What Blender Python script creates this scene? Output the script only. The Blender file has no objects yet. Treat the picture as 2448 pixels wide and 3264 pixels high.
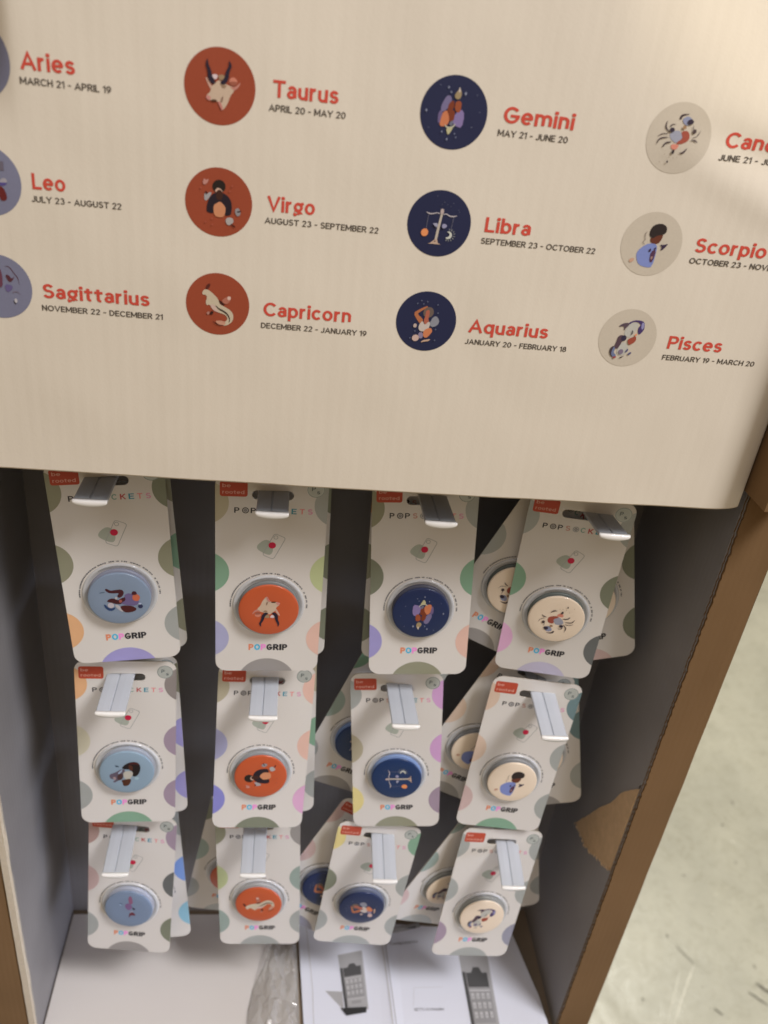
import bpy, bmesh, math, random
from math import sin, cos, pi, radians, hypot, atan2
from mathutils import Vector, Matrix, Euler, noise
from mathutils.geometry import tessellate_polygon
random.seed(11)

# ------------------------------------------------------------------ camera, world, lamps, exposure
S = bpy.context.scene
COL = S.collection
H0 = 1.4                                  # height of the camera above the concrete floor
def W(x, y, z): return Vector((x * .001, y * .001, z * .001 + H0))   # millimetres, z counted from eye level

cam = bpy.data.cameras.new('camera'); co = bpy.data.objects.new('camera', cam); COL.objects.link(co)
right = Vector((0.99139597, -0.07636267, 0.10631447)); down = Vector((0.05418082, -0.49996145, -0.8643512)); fwd = Vector((0.1191573, 0.8626745, -0.49152237))
M = Matrix((right, -down, -fwd)).transposed().to_4x4(); M.translation = W(0, 0, 0)
co.matrix_world = M
cam.sensor_fit = 'HORIZONTAL'; cam.sensor_width = 36; cam.lens = 36 * 2700 / 2448
cam.clip_start = .02; cam.clip_end = 100
cam.dof.use_dof = True; cam.dof.focus_distance = .51; cam.dof.aperture_fstop = 10
S.camera = co

world = bpy.data.worlds.new('World'); S.world = world; world.use_nodes = True
bg = world.node_tree.nodes['Background']; bg.inputs[0].default_value = (1, .70, .40, 1); bg.inputs[1].default_value = .31

def area(name, loc, tgt, size, power, color, shape='SQUARE', size_y=None):
    l = bpy.data.lights.new(name, 'AREA'); l.energy = power; l.color = color; l.shape = shape; l.size = size
    if size_y: l.size_y = size_y
    o = bpy.data.objects.new(name, l); COL.objects.link(o); o.location = loc
    o.rotation_euler = (tgt - loc).to_track_quat('-Z', 'Y').to_euler(); return o
centre = W(50, 470, -420)
area('ceiling_lamp', centre + Vector((.46, -.40, .83)) * 2.3, centre, .58, 44, (.95, .92, .92))
area('soft_cool_fill', centre + Vector((-.5, -1.3, 1.75)), centre, 1.5, 7.5, (.85, .90, 1.0))  # large soft fill, added to lift the lower part of the box
area('floor_fill', Vector((1.25, 2.1, 2.9)), Vector((.8, 1.2, 0)), .5, 80, (1, .99, .90))  # extra lamp added only to brighten the concrete
def spot(name, loc, tgt, power, color, size, blend, radius):
    l = bpy.data.lights.new(name, 'SPOT'); l.energy = power; l.color = color; l.spot_size = radians(size); l.spot_blend = blend; l.shadow_soft_size = radius
    o = bpy.data.objects.new(name, l); COL.objects.link(o); o.location = loc
    o.rotation_euler = (tgt - loc).to_track_quat('-Z', 'Y').to_euler(); return o
spot('blocked_lamp_spot', W(1250, -1500, 900), W(262, 440, 92), 72, (1, .88, .68), 6.2, .34, .02)  # added spot; its cone edge stands in for the viewer's cast shadow
area('left_wall_fill', W(900, -350, -640), W(-188, 500, -760), .5, .40, (.66, .75, 1.0)).data.spread = radians(38)  # cool fill added to brighten the lower left wall

S.view_settings.view_transform = 'Standard'; S.view_settings.look = 'None'; S.view_settings.exposure = .16; S.view_settings.gamma = 1
S.cycles.max_bounces = 8

# ------------------------------------------------------------------ materials
def lin(h):
    h = h.lstrip('#'); r = []
    for i in (0, 2, 4):
        c = int(h[i:i + 2], 16) / 255; r.append(c / 12.92 if c <= .04045 else ((c + .055) / 1.055) ** 2.4)
    return tuple(r)
MATS = {}
def mat(name, col, rough=.6, metal=0, bump=0, bscale=300, spec=.5, noise_amt=0, nscale=40, alpha=1, trans=0, ior=1.45, coat=0):
    if name in MATS: return MATS[name]
    m = bpy.data.materials.new(name); m.use_nodes = True; nt = m.node_tree; b = nt.nodes['Principled BSDF']
    c = lin(col) if isinstance(col, str) else col
    b.inputs['Base Color'].default_value = (*c, 1); b.inputs['Roughness'].default_value = rough; b.inputs['Metallic'].default_value = metal
    b.inputs['Specular IOR Level'].default_value = spec; b.inputs['Alpha'].default_value = alpha; b.inputs['Transmission Weight'].default_value = trans; b.inputs['IOR'].default_value = ior
    b.inputs['Coat Weight'].default_value = coat
    if noise_amt or bump:
        tc = nt.nodes.new('ShaderNodeTexCoord')
        if noise_amt:
            n = nt.nodes.new('ShaderNodeTexNoise'); n.inputs['Scale'].default_value = nscale; n.inputs['Detail'].default_value = 6
            nt.links.new(tc.outputs['Object'], n.inputs['Vector'])
            mx = nt.nodes.new('ShaderNodeMix'); mx.data_type = 'RGBA'
            mx.inputs[6].default_value = (*[v * (1 - noise_amt) for v in c], 1); mx.inputs[7].default_value = (*[min(1, v * (1 + noise_amt)) for v in c], 1)
            nt.links.new(n.outputs['Fac'], mx.inputs[0]); nt.links.new(mx.outputs[2], b.inputs['Base Color'])
        if bump:
            n2 = nt.nodes.new('ShaderNodeTexNoise'); n2.inputs['Scale'].default_value = bscale; n2.inputs['Detail'].default_value = 4
            nt.links.new(tc.outputs['Object'], n2.inputs['Vector'])
            bp = nt.nodes.new('ShaderNodeBump'); bp.inputs['Strength'].default_value = bump; bp.inputs['Distance'].default_value = .001
            nt.links.new(n2.outputs['Fac'], bp.inputs['Height']); nt.links.new(bp.outputs['Normal'], b.inputs['Normal'])
    MATS[name] = m; return m
REF = lin('#c1ad8f')
def ink(h, rough=.55):                     # printed ink: colour seen on the panel divided by the light that falls on it
    key = 'ink_' + h.strip('#')
    if key in MATS: return MATS[key]
    c = lin(h); c = tuple(min(.9, v / r * w) for v, r, w in zip(c, REF, (.70, .64, .545)))
    return mat(key, c, rough, noise_amt=.06, nscale=900)

def corrugated(name, col, scale, strength, rough, axis='X', wear=.05, grain=None):
    m = mat(name, col, rough, spec=.22); nt = m.node_tree; b = nt.nodes['Principled BSDF']
    tc = nt.nodes.new('ShaderNodeTexCoord')
    w = nt.nodes.new('ShaderNodeTexWave'); w.wave_type = 'BANDS'; w.bands_direction = axis; w.inputs['Scale'].default_value = scale; w.inputs['Distortion'].default_value = .6; w.inputs['Detail'].default_value = 2; w.inputs['Detail Scale'].default_value = .6
    n = nt.nodes.new('ShaderNodeTexNoise'); n.inputs['Scale'].default_value = 9; n.inputs['Detail'].default_value = 5
    n2 = nt.nodes.new('ShaderNodeTexNoise'); n2.inputs['Scale'].default_value = 700; n2.inputs['Detail'].default_value = 3
    for q in (w, n, n2): nt.links.new(tc.outputs['Object'], q.inputs['Vector'])
    mul = nt.nodes.new('ShaderNodeMath'); mul.operation = 'MULTIPLY'; nt.links.new(w.outputs['Fac'], mul.inputs[0]); nt.links.new(n.outputs['Fac'], mul.inputs[1])
    bp = nt.nodes.new('ShaderNodeBump'); bp.inputs['Strength'].default_value = strength; bp.inputs['Distance'].default_value = .0006
    nt.links.new(mul.outputs[0], bp.inputs['Height'])
    bp2 = nt.nodes.new('ShaderNodeBump'); bp2.inputs['Strength'].default_value = .12; bp2.inputs['Distance'].default_value = .0004
    nt.links.new(n2.outputs['Fac'], bp2.inputs['Height']); nt.links.new(bp.outputs['Normal'], bp2.inputs['Normal']); nt.links.new(bp2.outputs['Normal'], b.inputs['Normal'])
    if grain:
        mp = nt.nodes.new('ShaderNodeMapping'); mp.inputs['Scale'].default_value = (120, 60, 9); nt.links.new(tc.outputs['Object'], mp.inputs['Vector'])
        n3 = nt.nodes.new('ShaderNodeTexNoise'); n3.inputs['Scale'].default_value = 1; n3.inputs['Detail'].default_value = 3; nt.links.new(mp.outputs[0], n3.inputs['Vector'])
        bp3 = nt.nodes.new('ShaderNodeBump'); bp3.inputs['Strength'].default_value = .11; bp3.inputs['Distance'].default_value = .0012
        nt.links.new(n3.outputs['Fac'], bp3.inputs['Height']); nt.links.new(bp2.outputs['Normal'], bp3.inputs['Normal']); nt.links.new(bp3.outputs['Normal'], b.inputs['Normal'])
    c = lin(col) if isinstance(col, str) else col
    mx = nt.nodes.new('ShaderNodeMix'); mx.data_type = 'RGBA'; mx.inputs[6].default_value = (*[v * (1 - wear) for v in c], 1); mx.inputs[7].default_value = (*[min(1, v * (1 + wear)) for v in c], 1)
    nt.links.new(n.outputs['Fac'], mx.inputs[0]); nt.links.new(mx.outputs[2], b.inputs['Base Color'])
    return m

M_PANEL = corrugated('printed_board_white', (.72, .665, .570), 46, .09, .62, 'X', .035, .05)
M_EDGE = mat('board_cut_edge', (.60, .53, .42), .8, bump=.4, bscale=500, noise_amt=.12, nscale=300)
M_DARK = corrugated('charcoal_board', (.215, .205, .205), 60, .16, .42, 'X', .30)
M_DARKX = corrugated('charcoal_board_side', (.27, .262, .268), 60, .16, .40, 'Y', .30)
M_KRAFT = corrugated('kraft_board', (.19, .114, .054), 70, .18, .85, 'X', .24)
M_KRAFT2 = mat('torn_kraft_liner', (.60, .42, .25), .9, bump=.6, bscale=420, noise_amt=.18, nscale=160)
M_TRAY = mat('tray_kraft', (.25, .19, .13), .8, bump=.3, bscale=300, noise_amt=.14, nscale=30)
M_CARD = mat('card_white', (.70, .68, .655), .33, bump=.05, bscale=400)
M_CARDB = mat('card_edge', (.55, .50, .42), .6)
M_PAPER = mat('paper_bluish_white', (.76, .79, .90), .6, bump=.12, bscale=60)
M_LINER = mat('white_liner', (.70, .67, .65), .6, bump=.12, bscale=30, noise_amt=.03, nscale=12)
M_PLAST = mat('hook_plastic', (.58, .62, .69), .25, alpha=.88, trans=.05)
M_LIP = mat('hook_lip_plastic', (.86, .86, .85), .15, coat=.5)
M_RING = mat('blister_plastic', (.70, .73, .77), .15, alpha=.72, coat=.6)
M_SIDE = mat('grip_body_grey', (.27, .29, .30), .35)
M_BAG = mat('bag_film', (.82, .81, .79), .10, alpha=.34, spec=.9, coat=.8)

# ------------------------------------------------------------------ mesh helpers (millimetres in, metres out)
def mesh(name, V, F, mats, idx=None, smooth=False):
    me = bpy.data.meshes.new(name); me.from_pydata([(a * .001, b * .001, c * .001) for a, b, c in V], [], F)
    for m in mats: me.materials.append(m)
    if idx:
        for p, i in zip(me.polygons, idx): p.material_index = i
    if smooth:
        for p in me.polygons: p.use_smooth = True
    me.update(); return me
def put(name, me, parent=None, **props):
    o = bpy.data.objects.new(name, me); COL.objects.link(o)
    if parent: o.parent = parent
    for k, v in props.items(): o[k] = v
    return o
class B:
    """collects shapes for one mesh"""
    def __init__(s): s.V = []; s.F = []; s.I = []; s.M = []
    def m(s, material):
        if material not in s.M: s.M.append(material)
        return s.M.index(material)
    def add(s, V, F, material):
        n = len(s.V); s.V += V; i = s.m(material)
        for f in F: s.F.append(tuple(a + n for a in f)); s.I.append(i)
    def box(s, x0, x1, y0, y1, z0, z1, material):
        V = [(x, y, z) for x in (x0, x1) for y in (y0, y1) for z in (z0, z1)]
        s.add(V, [(0, 1, 3, 2), (4, 6, 7, 5), (0, 4, 5, 1), (2, 3, 7, 6), (0, 2, 6, 4), (1, 5, 7, 3)], material)
    def flat(s, loops, y, material, fn=None):
        """polygon (with holes) in the x-z plane facing -y"""
        vec = [[Vector((x, z, 0)) for x, z in L] for L in loops]; tri = tessellate_polygon(vec)
        pts = [p for L in loops for p in L]
        V = [(x, y + (fn(x, z) if fn else 0), z) for x, z in pts]; F = []
        for a, b, c in tri:
            ar = (pts[b][0] - pts[a][0]) * (pts[c][1] - pts[a][1]) - (pts[c][0] - pts[a][0]) * (pts[b][1] - pts[a][1])
            F.append((a, b, c) if ar > 0 else (a, c, b))
        s.add(V, F, material)
    def slab(s, loops, y0, y1, material, edge=None):
        """flat sheet with thickness and optional holes, front at y0, back at y1"""
        s.flat(loops, y0, material); k = len(s.F)
        vec = [[Vector((x, z, 0)) for x, z in L] for L in loops]; tri = tessellate_polygon(vec)
        pts = [p for L in loops for p in L]; V = [(x, y1, z) for x, z in pts]; s.add(V, [tuple(t) for t in tri], material)
        for L in loops:
            n = len(L); V = [(x, y0, z) for x, z in L] + [(x, y1, z) for x, z in L]
            s.add(V, [(i, i + n, (i + 1) % n + n, (i + 1) % n) for i in range(n)], edge or material)
    def tri_horizontal(s, loop, z, material):
        tri = tessellate_polygon([[Vector((x, y, 0)) for x, y in loop]])
        V = [(x, y, z) for x, y in loop]; F = []
        for a, b, c in tri:
            ar = (loop[b][0] - loop[a][0]) * (loop[c][1] - loop[a][1]) - (loop[c][0] - loop[a][0]) * (loop[b][1] - loop[a][1])
            F.append((a, b, c) if ar > 0 else (a, c, b))
        s.add(V, F, material)
    def lathe(s, prof, material, n=56, cx=0, cz=0):
        """profile of (radius, y) turned about the y axis"""
        V = []; F = []; k = len(prof)
        for i in range(n):
            a = 2 * pi * i / n
            for r, y in prof: V.append((cx + r * cos(a), y, cz + r * sin(a)))
        for i in range(n):
            for j in range(k - 1):
                F.append((i * k + j, i * k + j + 1, ((i + 1) % n) * k + j + 1, ((i + 1) % n) * k + j))
        s.add(V, F, material)
    def make(s, name, smooth=False): return mesh(name, s.V, s.F, s.M, s.I, smooth)

def circle(cx, cz, r, n=40, rz=None, a0=0, a1=2 * pi): return [(cx + r * cos(a0 + (a1 - a0) * i / n), cz + (rz or r) * sin(a0 + (a1 - a0) * i / n)) for i in range(n)]
def rrect(x0, x1, z0, z1, r, n=6):
    P = []
    for cx, cz, a in ((x1 - r, z1 - r, 0), (x0 + r, z1 - r, pi / 2), (x0 + r, z0 + r, pi), (x1 - r, z0 + r, 3 * pi / 2)):
        for i in range(n + 1): t = a + pi / 2 * i / n; P.append((cx + r * cos(t), cz + r * sin(t)))
    return P
def clip(sub, convex):
    out = sub
    n = len(convex)
    for i in range(n):
        a = convex[i]; b = convex[(i + 1) % n]
        if hypot(b[0] - a[0], b[1] - a[1]) < 1e-6: continue
        ins = lambda p: (b[0] - a[0]) * (p[1] - a[1]) - (b[1] - a[1]) * (p[0] - a[0]) >= -1e-9
        inp = out; out = []
        for j in range(len(inp)):
            p = inp[j]; q = inp[(j + 1) % len(inp)]; ip, iq = ins(p), ins(q)
            if ip: out.append(p)
            if ip != iq:
                dx, dz = q[0] - p[0], q[1] - p[1]; ex, ez = b[0] - a[0], b[1] - a[1]; den = ex * dz - ez * dx
                t = (ez * (p[0] - a[0]) - ex * (p[1] - a[1])) / den; out.append((p[0] + t * dx, p[1] + t * dz))
        if not out: return []
    return out
def rot2(P, a, cx=0, cz=0): c, s_ = cos(a), sin(a); return [(cx + (x - cx) * c - (z - cz) * s_, cz + (x - cx) * s_ + (z - cz) * c) for x, z in P]
def stroke(P, w):
    """a line of constant or tapering width as a polygon"""
    n = len(P); ws = w if isinstance(w, (list, tuple)) else [w] * n; L = []; Rr = []
    for i in range(n):
        a = P[max(0, i - 1)]; b = P[min(n - 1, i + 1)]; d = hypot(b[0] - a[0], b[1] - a[1]) or 1; nx, nz = -(b[1] - a[1]) / d, (b[0] - a[0]) / d
        L.append((P[i][0] + nx * ws[i] / 2, P[i][1] + nz * ws[i] / 2)); Rr.append((P[i][0] - nx * ws[i] / 2, P[i][1] - nz * ws[i] / 2))
    return L + Rr[::-1]
def smoothloop(P, k=2):
    for _ in range(k):
        Q = []
        for i in range(len(P)):
            a = P[i]; b = P[(i + 1) % len(P)]; Q += [(a[0] * .75 + b[0] * .25, a[1] * .75 + b[1] * .25), (a[0] * .25 + b[0] * .75, a[1] * .25 + b[1] * .75)]
        P = Q
    return P

# a plain grotesque alphabet drawn as strokes; cap height 1, x-height .7
def arc(cx, cy, rx, ry, a0, a1, n=0):
    n = n or max(4, int(abs(a1 - a0) / 14)); return [(cx + rx * cos(radians(a0 + (a1 - a0) * i / n)), cy + ry * sin(radians(a0 + (a1 - a0) * i / n))) for i in range(n + 1)]
def ell(cx, cy, rx, ry): return ('ring', cx, cy, rx, ry)
_P = [(0, 0), (0, 1)]
FONT = {
'A': (.76, [[(0, 0), (.38, 1), (.76, 0)], [(.14, .30), (.62, .30)]]),
'B': (.56, [_P, [(0, 1), (.30, 1)] + arc(.31, .77, .22, .23, 85, -85) + [(0, .54)], [(.28, .54)] + arc(.32, .27, .25, .27, 85, -85) + [(0, 0)]]),
'C': (.72, [arc(.40, .5, .40, .5, 42, 318)]), 'D': (.64, [_P, [(0, 1), (.2, 1)] + arc(.22, .5, .42, .5, 85, -85) + [(0, 0)]]),
'E': (.48, [_P, [(0, 1), (.48, 1)], [(0, .52), (.43, .52)], [(0, 0), (.48, 0)]]), 'F': (.46, [_P, [(0, 1), (.46, 1)], [(0, .5), (.4, .5)]]),
'G': (.78, [arc(.40, .5, .40, .5, 42, 350), [(.42, .44), (.79, .44)]]), 'H': (.62, [_P, [(.62, 0), (.62, 1)], [(0, .52), (.62, .52)]]), 'I': (0, [_P]),
'J': (.44, [[(.44, 1), (.44, .26)] + arc(.22, .24, .22, .24, 0, -160)]), 'K': (.58, [_P, [(.56, 1), (.02, .40)], [(.2, .58), (.6, 0)]]), 'L': (.46, [_P, [(0, 0), (.46, 0)]]),
'M': (.80, [_P, [(.80, 0), (.80, 1)], [(.02, 1), (.40, .22), (.78, 1)]]), 'N': (.62, [_P, [(.62, 0), (.62, 1)], [(.02, .97), (.60, .03)]]),
'O': (.80, [ell(.40, .5, .40, .5)]), 'P': (.57, [_P, [(0, 1), (.30, 1)] + arc(.31, .73, .26, .27, 85, -85) + [(0, .46)]]),
'R': (.58, [_P, [(0, 1), (.30, 1)] + arc(.31, .74, .25, .26, 85, -85) + [(0, .48)], [(.30, .48), (.58, 0)]]),
'S': (.56, [arc(.29, .755, .25, .245, 28, 270)[:-1] + arc(.28, .26, .28, .26, 88, -152)]), 'T': (.64, [[(0, 1), (.64, 1)], [(.32, 0), (.32, 1)]]),
'U': (.60, [[(0, 1)] + arc(.30, .28, .30, .28, 180, 360) + [(.60, 1)]]), 'V': (.72, [[(0, 1), (.36, 0), (.72, 1)]]), 'Y': (.68, [[(0, 1), (.34, .45), (.68, 1)], [(.34, .45), (.34, 0)]]),
'0': (.56, [ell(.28, .5, .28, .5)]), '1': (.22, [[(0, .84), (.22, 1), (.22, 0)]]), '2': (.52, [arc(.26, .74, .25, .26, 165, -28) + [(.02, .0), (.53, 0)]]),
'3': (.54, [arc(.26, .76, .22, .24, 150, -80), arc(.27, .27, .27, .27, 82, -155)]), '8': (.54, [ell(.27, .77, .21, .23), ell(.27, .27, .27, .27)]),
'9': (.54, [ell(.27, .68, .26, .31), arc(-.02, .70, .55, .72, -4, -70)]), '-': (.30, [[(.02, .45), (.28, .45)]]), ' ': (.10, []),
'a': (.44, [arc(.23, .48, .20, .22, 155, 5) + [(.44, .0)], ell(.20, .19, .20, .19)]), 'b': (.52, [[(0, 0), (0, 1.02)], ell(.26, .35, .26, .35)]), 'c': (.48, [arc(.27, .35, .27, .35, 45, 315)]),
'd': (.52, [[(.52, 0), (.52, 1.02)], ell(.26, .35, .26, .35)]), 'e': (.54, [arc(.27, .35, .27, .35, 0, 312), [(.04, .36), (.50, .36)]]),
'g': (.52, [ell(.25, .42, .235, .26), [(.40, .64), (.53, .70)], [(.10, .20), (.07, .05), (.20, .00), (.42, -.02), (.49, -.12), (.42, -.27), (.22, -.30), (.04, -.25), (.0, -.13), (.12, .0)]]),
'i': (0, [[(0, 0), (0, .70)], ('dot', 0, 1.0)]), 'm': (.88, [[(0, 0), (0, .70)], [(0, .40)] + arc(.22, .45, .22, .25, 170, 0) + [(.44, 0)], [(.44, .40)] + arc(.66, .45, .22, .25, 170, 0) + [(.88, 0)]]),
'n': (.46, [[(0, 0), (0, .70)], [(0, .40)] + arc(.23, .45, .23, .25, 170, 0) + [(.46, 0)]]), 'o': (.54, [ell(.27, .35, .27, .35)]), 'p': (.52, [[(0, -.30), (0, .70)], ell(.26, .35, .26, .35)]),
'q': (.52, [[(.52, -.30), (.52, .70)], ell(.26, .35, .26, .35)]), 'r': (.27, [[(0, 0), (0, .70)], [(0, .38)] + arc(.25, .42, .24, .28, 165, 82)]),
's': (.42, [arc(.215, .53, .19, .17, 22, 270)[:-1] + arc(.21, .18, .21, .18, 88, -155)]), 't': (.36, [[(.15, .96)] + arc(.30, .16, .15, .16, 180, 275), [(0, .70), (.35, .70)]]),
'u': (.46, [[(0, .70)] + arc(.23, .24, .23, .24, 180, 350), [(.46, 0), (.46, .70)]]), 'h': (.46, [[(0, 0), (0, 1.02)], [(0, .40)] + arc(.23, .45, .23, .25, 170, 0) + [(.46, 0)]]),
'(': (.16, [arc(.34, .4, .32, .68, 135, 225)]), ')': (.16, [arc(-.18, .4, .32, .68, 45, -45)])}
def pen(P, t):
    """outline of a stroke with mitred corners and square ends"""
    P = list(P); n = len(P)
    if hypot(P[0][0] - P[-1][0], P[0][1] - P[-1][1]) > 1e-4:
        for e, q in ((0, 1), (n - 1, n - 2)):
            d = hypot(P[e][0] - P[q][0], P[e][1] - P[q][1]); k = t * (.5 if n < 6 else .12); P[e] = (P[e][0] + (P[e][0] - P[q][0]) / d * k, P[e][1] + (P[e][1] - P[q][1]) / d * k)
    L, R_ = [], []
    for i in range(n):
        ns = []
        for a, b in ((i - 1, i), (i, i + 1)):
            if a >= 0 and b < n:
                dx, dz = P[b][0] - P[a][0], P[b][1] - P[a][1]; d = hypot(dx, dz) or 1; ns.append((-dz / d, dx / d))
        if len(ns) == 2:
            mx, mz = ns[0][0] + ns[1][0], ns[0][1] + ns[1][1]; m = hypot(mx, mz) or 1; mx /= m; mz /= m; k = min(1.9, 1 / max(.2, mx * ns[0][0] + mz * ns[0][1]))
        else: mx, mz = ns[0]; k = 1
        L.append((P[i][0] + mx * t / 2 * k, P[i][1] + mz * t / 2 * k)); R_.append((P[i][0] - mx * t / 2 * k, P[i][1] - mz * t / 2 * k))
    return L + R_[::-1]
def word(bd, txt, x, z, width, cap, y, material, bold=.16, ang=0, fn=None, horiz=False):
    """lay a word with its baseline start at x, z"""
    t = bold; shapes = []; cx = t / 2
    for ch in txt:
        w_, st = FONT[ch]
        for q in st:
            if q[0] == 'ring':
                _, ex, ez, rx, rz = q; shapes.append([arc(cx + ex, ez, rx + t / 2, rz + t / 2, 0, 345, 23), arc(cx + ex, ez, rx - t / 2, rz - t / 2, 345, 0, 23)])
            elif q[0] == 'dot': r = t * .60; shapes.append([rrect(cx + q[1] - r, cx + q[1] + r, q[2] - r, q[2] + r, r * .6, 3)])
            else: shapes.append([pen([(cx + a, b) for a, b in q], t)])
        cx += w_ + t + (.10 if ch != ' ' else .12)
    total = cx - .10 - t / 2; sx = width / total; sz = cap / (1 + t)
    for k, loops in enumerate(shapes):
        LL = []
        for L in loops:
            Q = []
            for i in range(len(L)):
                a = L[i]; Q.append((x + a[0] * sx * cos(ang) - (a[1] + t / 2) * sz * sin(ang), z + a[0] * sx * sin(ang) + (a[1] + t / 2) * sz * cos(ang)))
            LL.append(Q)
        if horiz:
            bd.flat(LL, 0, material); n = sum(len(L) for L in LL)
            for i in range(len(bd.V) - n, len(bd.V)): a, _, c_ = bd.V[i]; bd.V[i] = (a, c_, y + .008 * (k % 4))
        else: bd.flat(LL, y - .006 * (k % 4), material, fn)

# ------------------------------------------------------------------ the little zodiac pictures, drawn in a unit disc
def conv(P, c, rx, ry, skew=0): return [((x - c[0]) / rx, -(y - c[1] - skew * (x - c[0])) / ry) for x, y in P]
RED, NAVY, CREAM, LILAC = '#87391f', '#191c32', '#b09d80', '#6c676e'
def art(name):
    L = []
    def p(h, P, k=1): L.append((h, smoothloop(P, k) if k else P))
    if name == 'bull':
        c = ((833, 905), 667, 712, 0.06)
        q = lambda h, P, k=1: p(h, conv(P, *c), k)
        q('#b4876c', [(560, 745), (600, 745), (690, 900), (660, 960), (610, 860)])
        q('#b09272', [(670, 900), (760, 830), (800, 780), (900, 830), (1010, 880), (1110, 900), (1090, 990), (1030, 1060), (990, 1190), (930, 1290), (875, 1345), (830, 1240), (790, 1165), (640, 1160), (570, 1120), (590, 1060), (660, 1000)])
        q('#a86b55', [(1010, 890), (1120, 900), (1190, 830), (1215, 800), (1200, 880), (1120, 960), (1080, 950)])
        q('#b36a4e', [(1010, 750), (1080, 715), (1155, 760), (1150, 850), (1080, 880), (1010, 840)])
        q('#8b4a33', [(1020, 800), (1150, 795), (1140, 860), (1080, 880), (1020, 850)])
        q('#bfa394', [(680, 700), (720, 675), (800, 690), (770, 770), (720, 770)])
        q('#8a6a48', [(800, 690), (870, 680), (930, 700), (910, 770), (820, 790)])
        q('#8a6a4c', [(850, 870), (970, 870), (930, 925), (880, 915)])
        q('#b2715f', [(570, 1090), (620, 1060), (670, 1110), (640, 1170), (600, 1140)])
        q('#4a2a18', [(650, 1165), (720, 1130), (800, 1160), (740, 1185)])
        q('#ad6a58', [(790, 1165), (850, 1180), (900, 1310), (875, 1345), (830, 1250)])
        q('#7a5a44', [(885, 1060), (900, 1100), (880, 1190), (850, 1160)])
        q('#1d1420', stroke([(600, 410), (590, 500), (640, 620), (650, 740), (700, 820), (750, 830)], [15, 50, 60, 90, 80, 45]), 1)
        q('#1d1420', stroke([(1000, 430), (1030, 520), (975, 620), (960, 740), (910, 820), (850, 835)], [15, 55, 60, 80, 90, 50]), 1)
    elif name == 'maiden':
        c = ((815, 855), 630, 635, 0.06); q = lambda h, P, k=1: p(h, conv(P, *c), k)
        q('#1d120c', conv_circle(815, 560, 125, 125))
        q('#8f8478', [(540, 680), (600, 700), (640, 660), (690, 680), (600, 820), (545, 820)])
        q('#1c1118', [(600, 870), (640, 760), (720, 680), (820, 660), (940, 690), (1030, 780), (1065, 900), (1055, 1010), (1040, 1085), (930, 1095), (900, 1000), (760, 990), (710, 1060), (590, 1035), (585, 960)])
        q('#b58d70', [(735, 640), (790, 575), (860, 610), (895, 660), (830, 640), (770, 665)])
        q('#35180f', conv_circle(825, 715, 65, 100))
        q('#b5734a', [(720, 900), (770, 870), (830, 830), (880, 860), (940, 930), (945, 1000), (920, 1110), (830, 1130), (740, 1100), (715, 1000)])
        q('#9a8c7c', [(950, 1150), (1000, 1120), (1080, 1130), (1105, 1200), (1060, 1250), (1000, 1275), (950, 1220)])
        q('#80766c', [(1130, 960), (1180, 935), (1230, 1000), (1220, 1080), (1160, 1100), (1120, 1020)])
        q('#2a0c08', [(1150, 1010), (1240, 985), (1240, 1010), (1170, 1030)])
        q('#a8705c', [(510, 500), (540, 410), (575, 450), (630, 420), (610, 490), (550, 540)])
        q('#3a0a05', [(550, 650), (590, 650), (610, 690), (580, 705)]); q('#3a0a05', [(1040, 1245), (1060, 1235), (1140, 1295), (1120, 1315)])
        for x, y in ((480, 590), (1020, 640), (690, 1150), (570, 1215), (700, 1260), (1065, 540)): q('#95452f', conv_circle(x, y, 16, 16))
    elif name == 'goat':
        c = ((808, 560), 595, 560, 0.06); q = lambda h, P, k=1: p(h, conv(P, *c), k)
        q('#4c1a10', [(570, 290), (600, 200), (670, 180), (660, 240), (620, 290)])
        q('#b09a78', [(515, 340), (560, 285), (640, 300), (750, 390), (820, 470), (840, 550), (930, 595), (1050, 660), (1110, 750), (1095, 860), (1030, 920), (940, 955), (880, 920), (960, 870), (1000, 820), (960, 750), (880, 720), (780, 695), (720, 650), (660, 560), (600, 580), (580, 520), (610, 430), (580, 385), (530, 390)])
        q('#b5947c', [(660, 560), (740, 560), (800, 640), (830, 705), (770, 690), (700, 640)])
        q('#b07a5c', [(760, 860), (880, 850), (960, 880), (950, 940), (860, 935), (800, 910)])
        q('#251611', stroke([(765, 575), (830, 640), (920, 680), (1000, 740), (1040, 830), (1025, 890)], [8, 24, 30, 26, 20, 8]))
        q('#9b5a42', [(880, 490), (930, 440), (1000, 410), (1055, 420), (1040, 500), (980, 555), (910, 530)]); q('#c09a80', conv_circle(1020, 440, 34, 34))
        q('#30100a', [(830, 470), (870, 500), (950, 570), (900, 570), (840, 520)])
        q('#30100a', [(650, 730), (700, 670), (735, 700), (700, 755)]); q('#9b6a55', [(600, 700), (660, 680), (650, 740), (610, 750)])
        q('#3a140c', stroke([(715, 865), (800, 930), (900, 950)], [8, 16, 8]))
    elif name == 'twins':
        c = ((778, 770), 560, 600, 0.10); q = lambda h, P, k=1: p(h, conv(P, *c), k)
        q('#675a6c', [(590, 560), (630, 490), (690, 490), (720, 560), (700, 640), (650, 720), (560, 760), (550, 660)])
        q('#5d4c62', [(520, 740), (590, 720), (580, 900), (550, 940), (520, 900)])
        q('#b0643c', [(600, 740), (690, 730), (720, 850), (710, 930), (670, 985), (560, 985), (570, 860)])
        q('#75607a', [(800, 780), (900, 700), (960, 800), (940, 1020), (840, 985), (800, 960), (770, 900)])
        q('#6b2c14', [(680, 600), (760, 560), (770, 680), (740, 720), (800, 740), (790, 910), (720, 920), (700, 800), (660, 740)])
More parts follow.
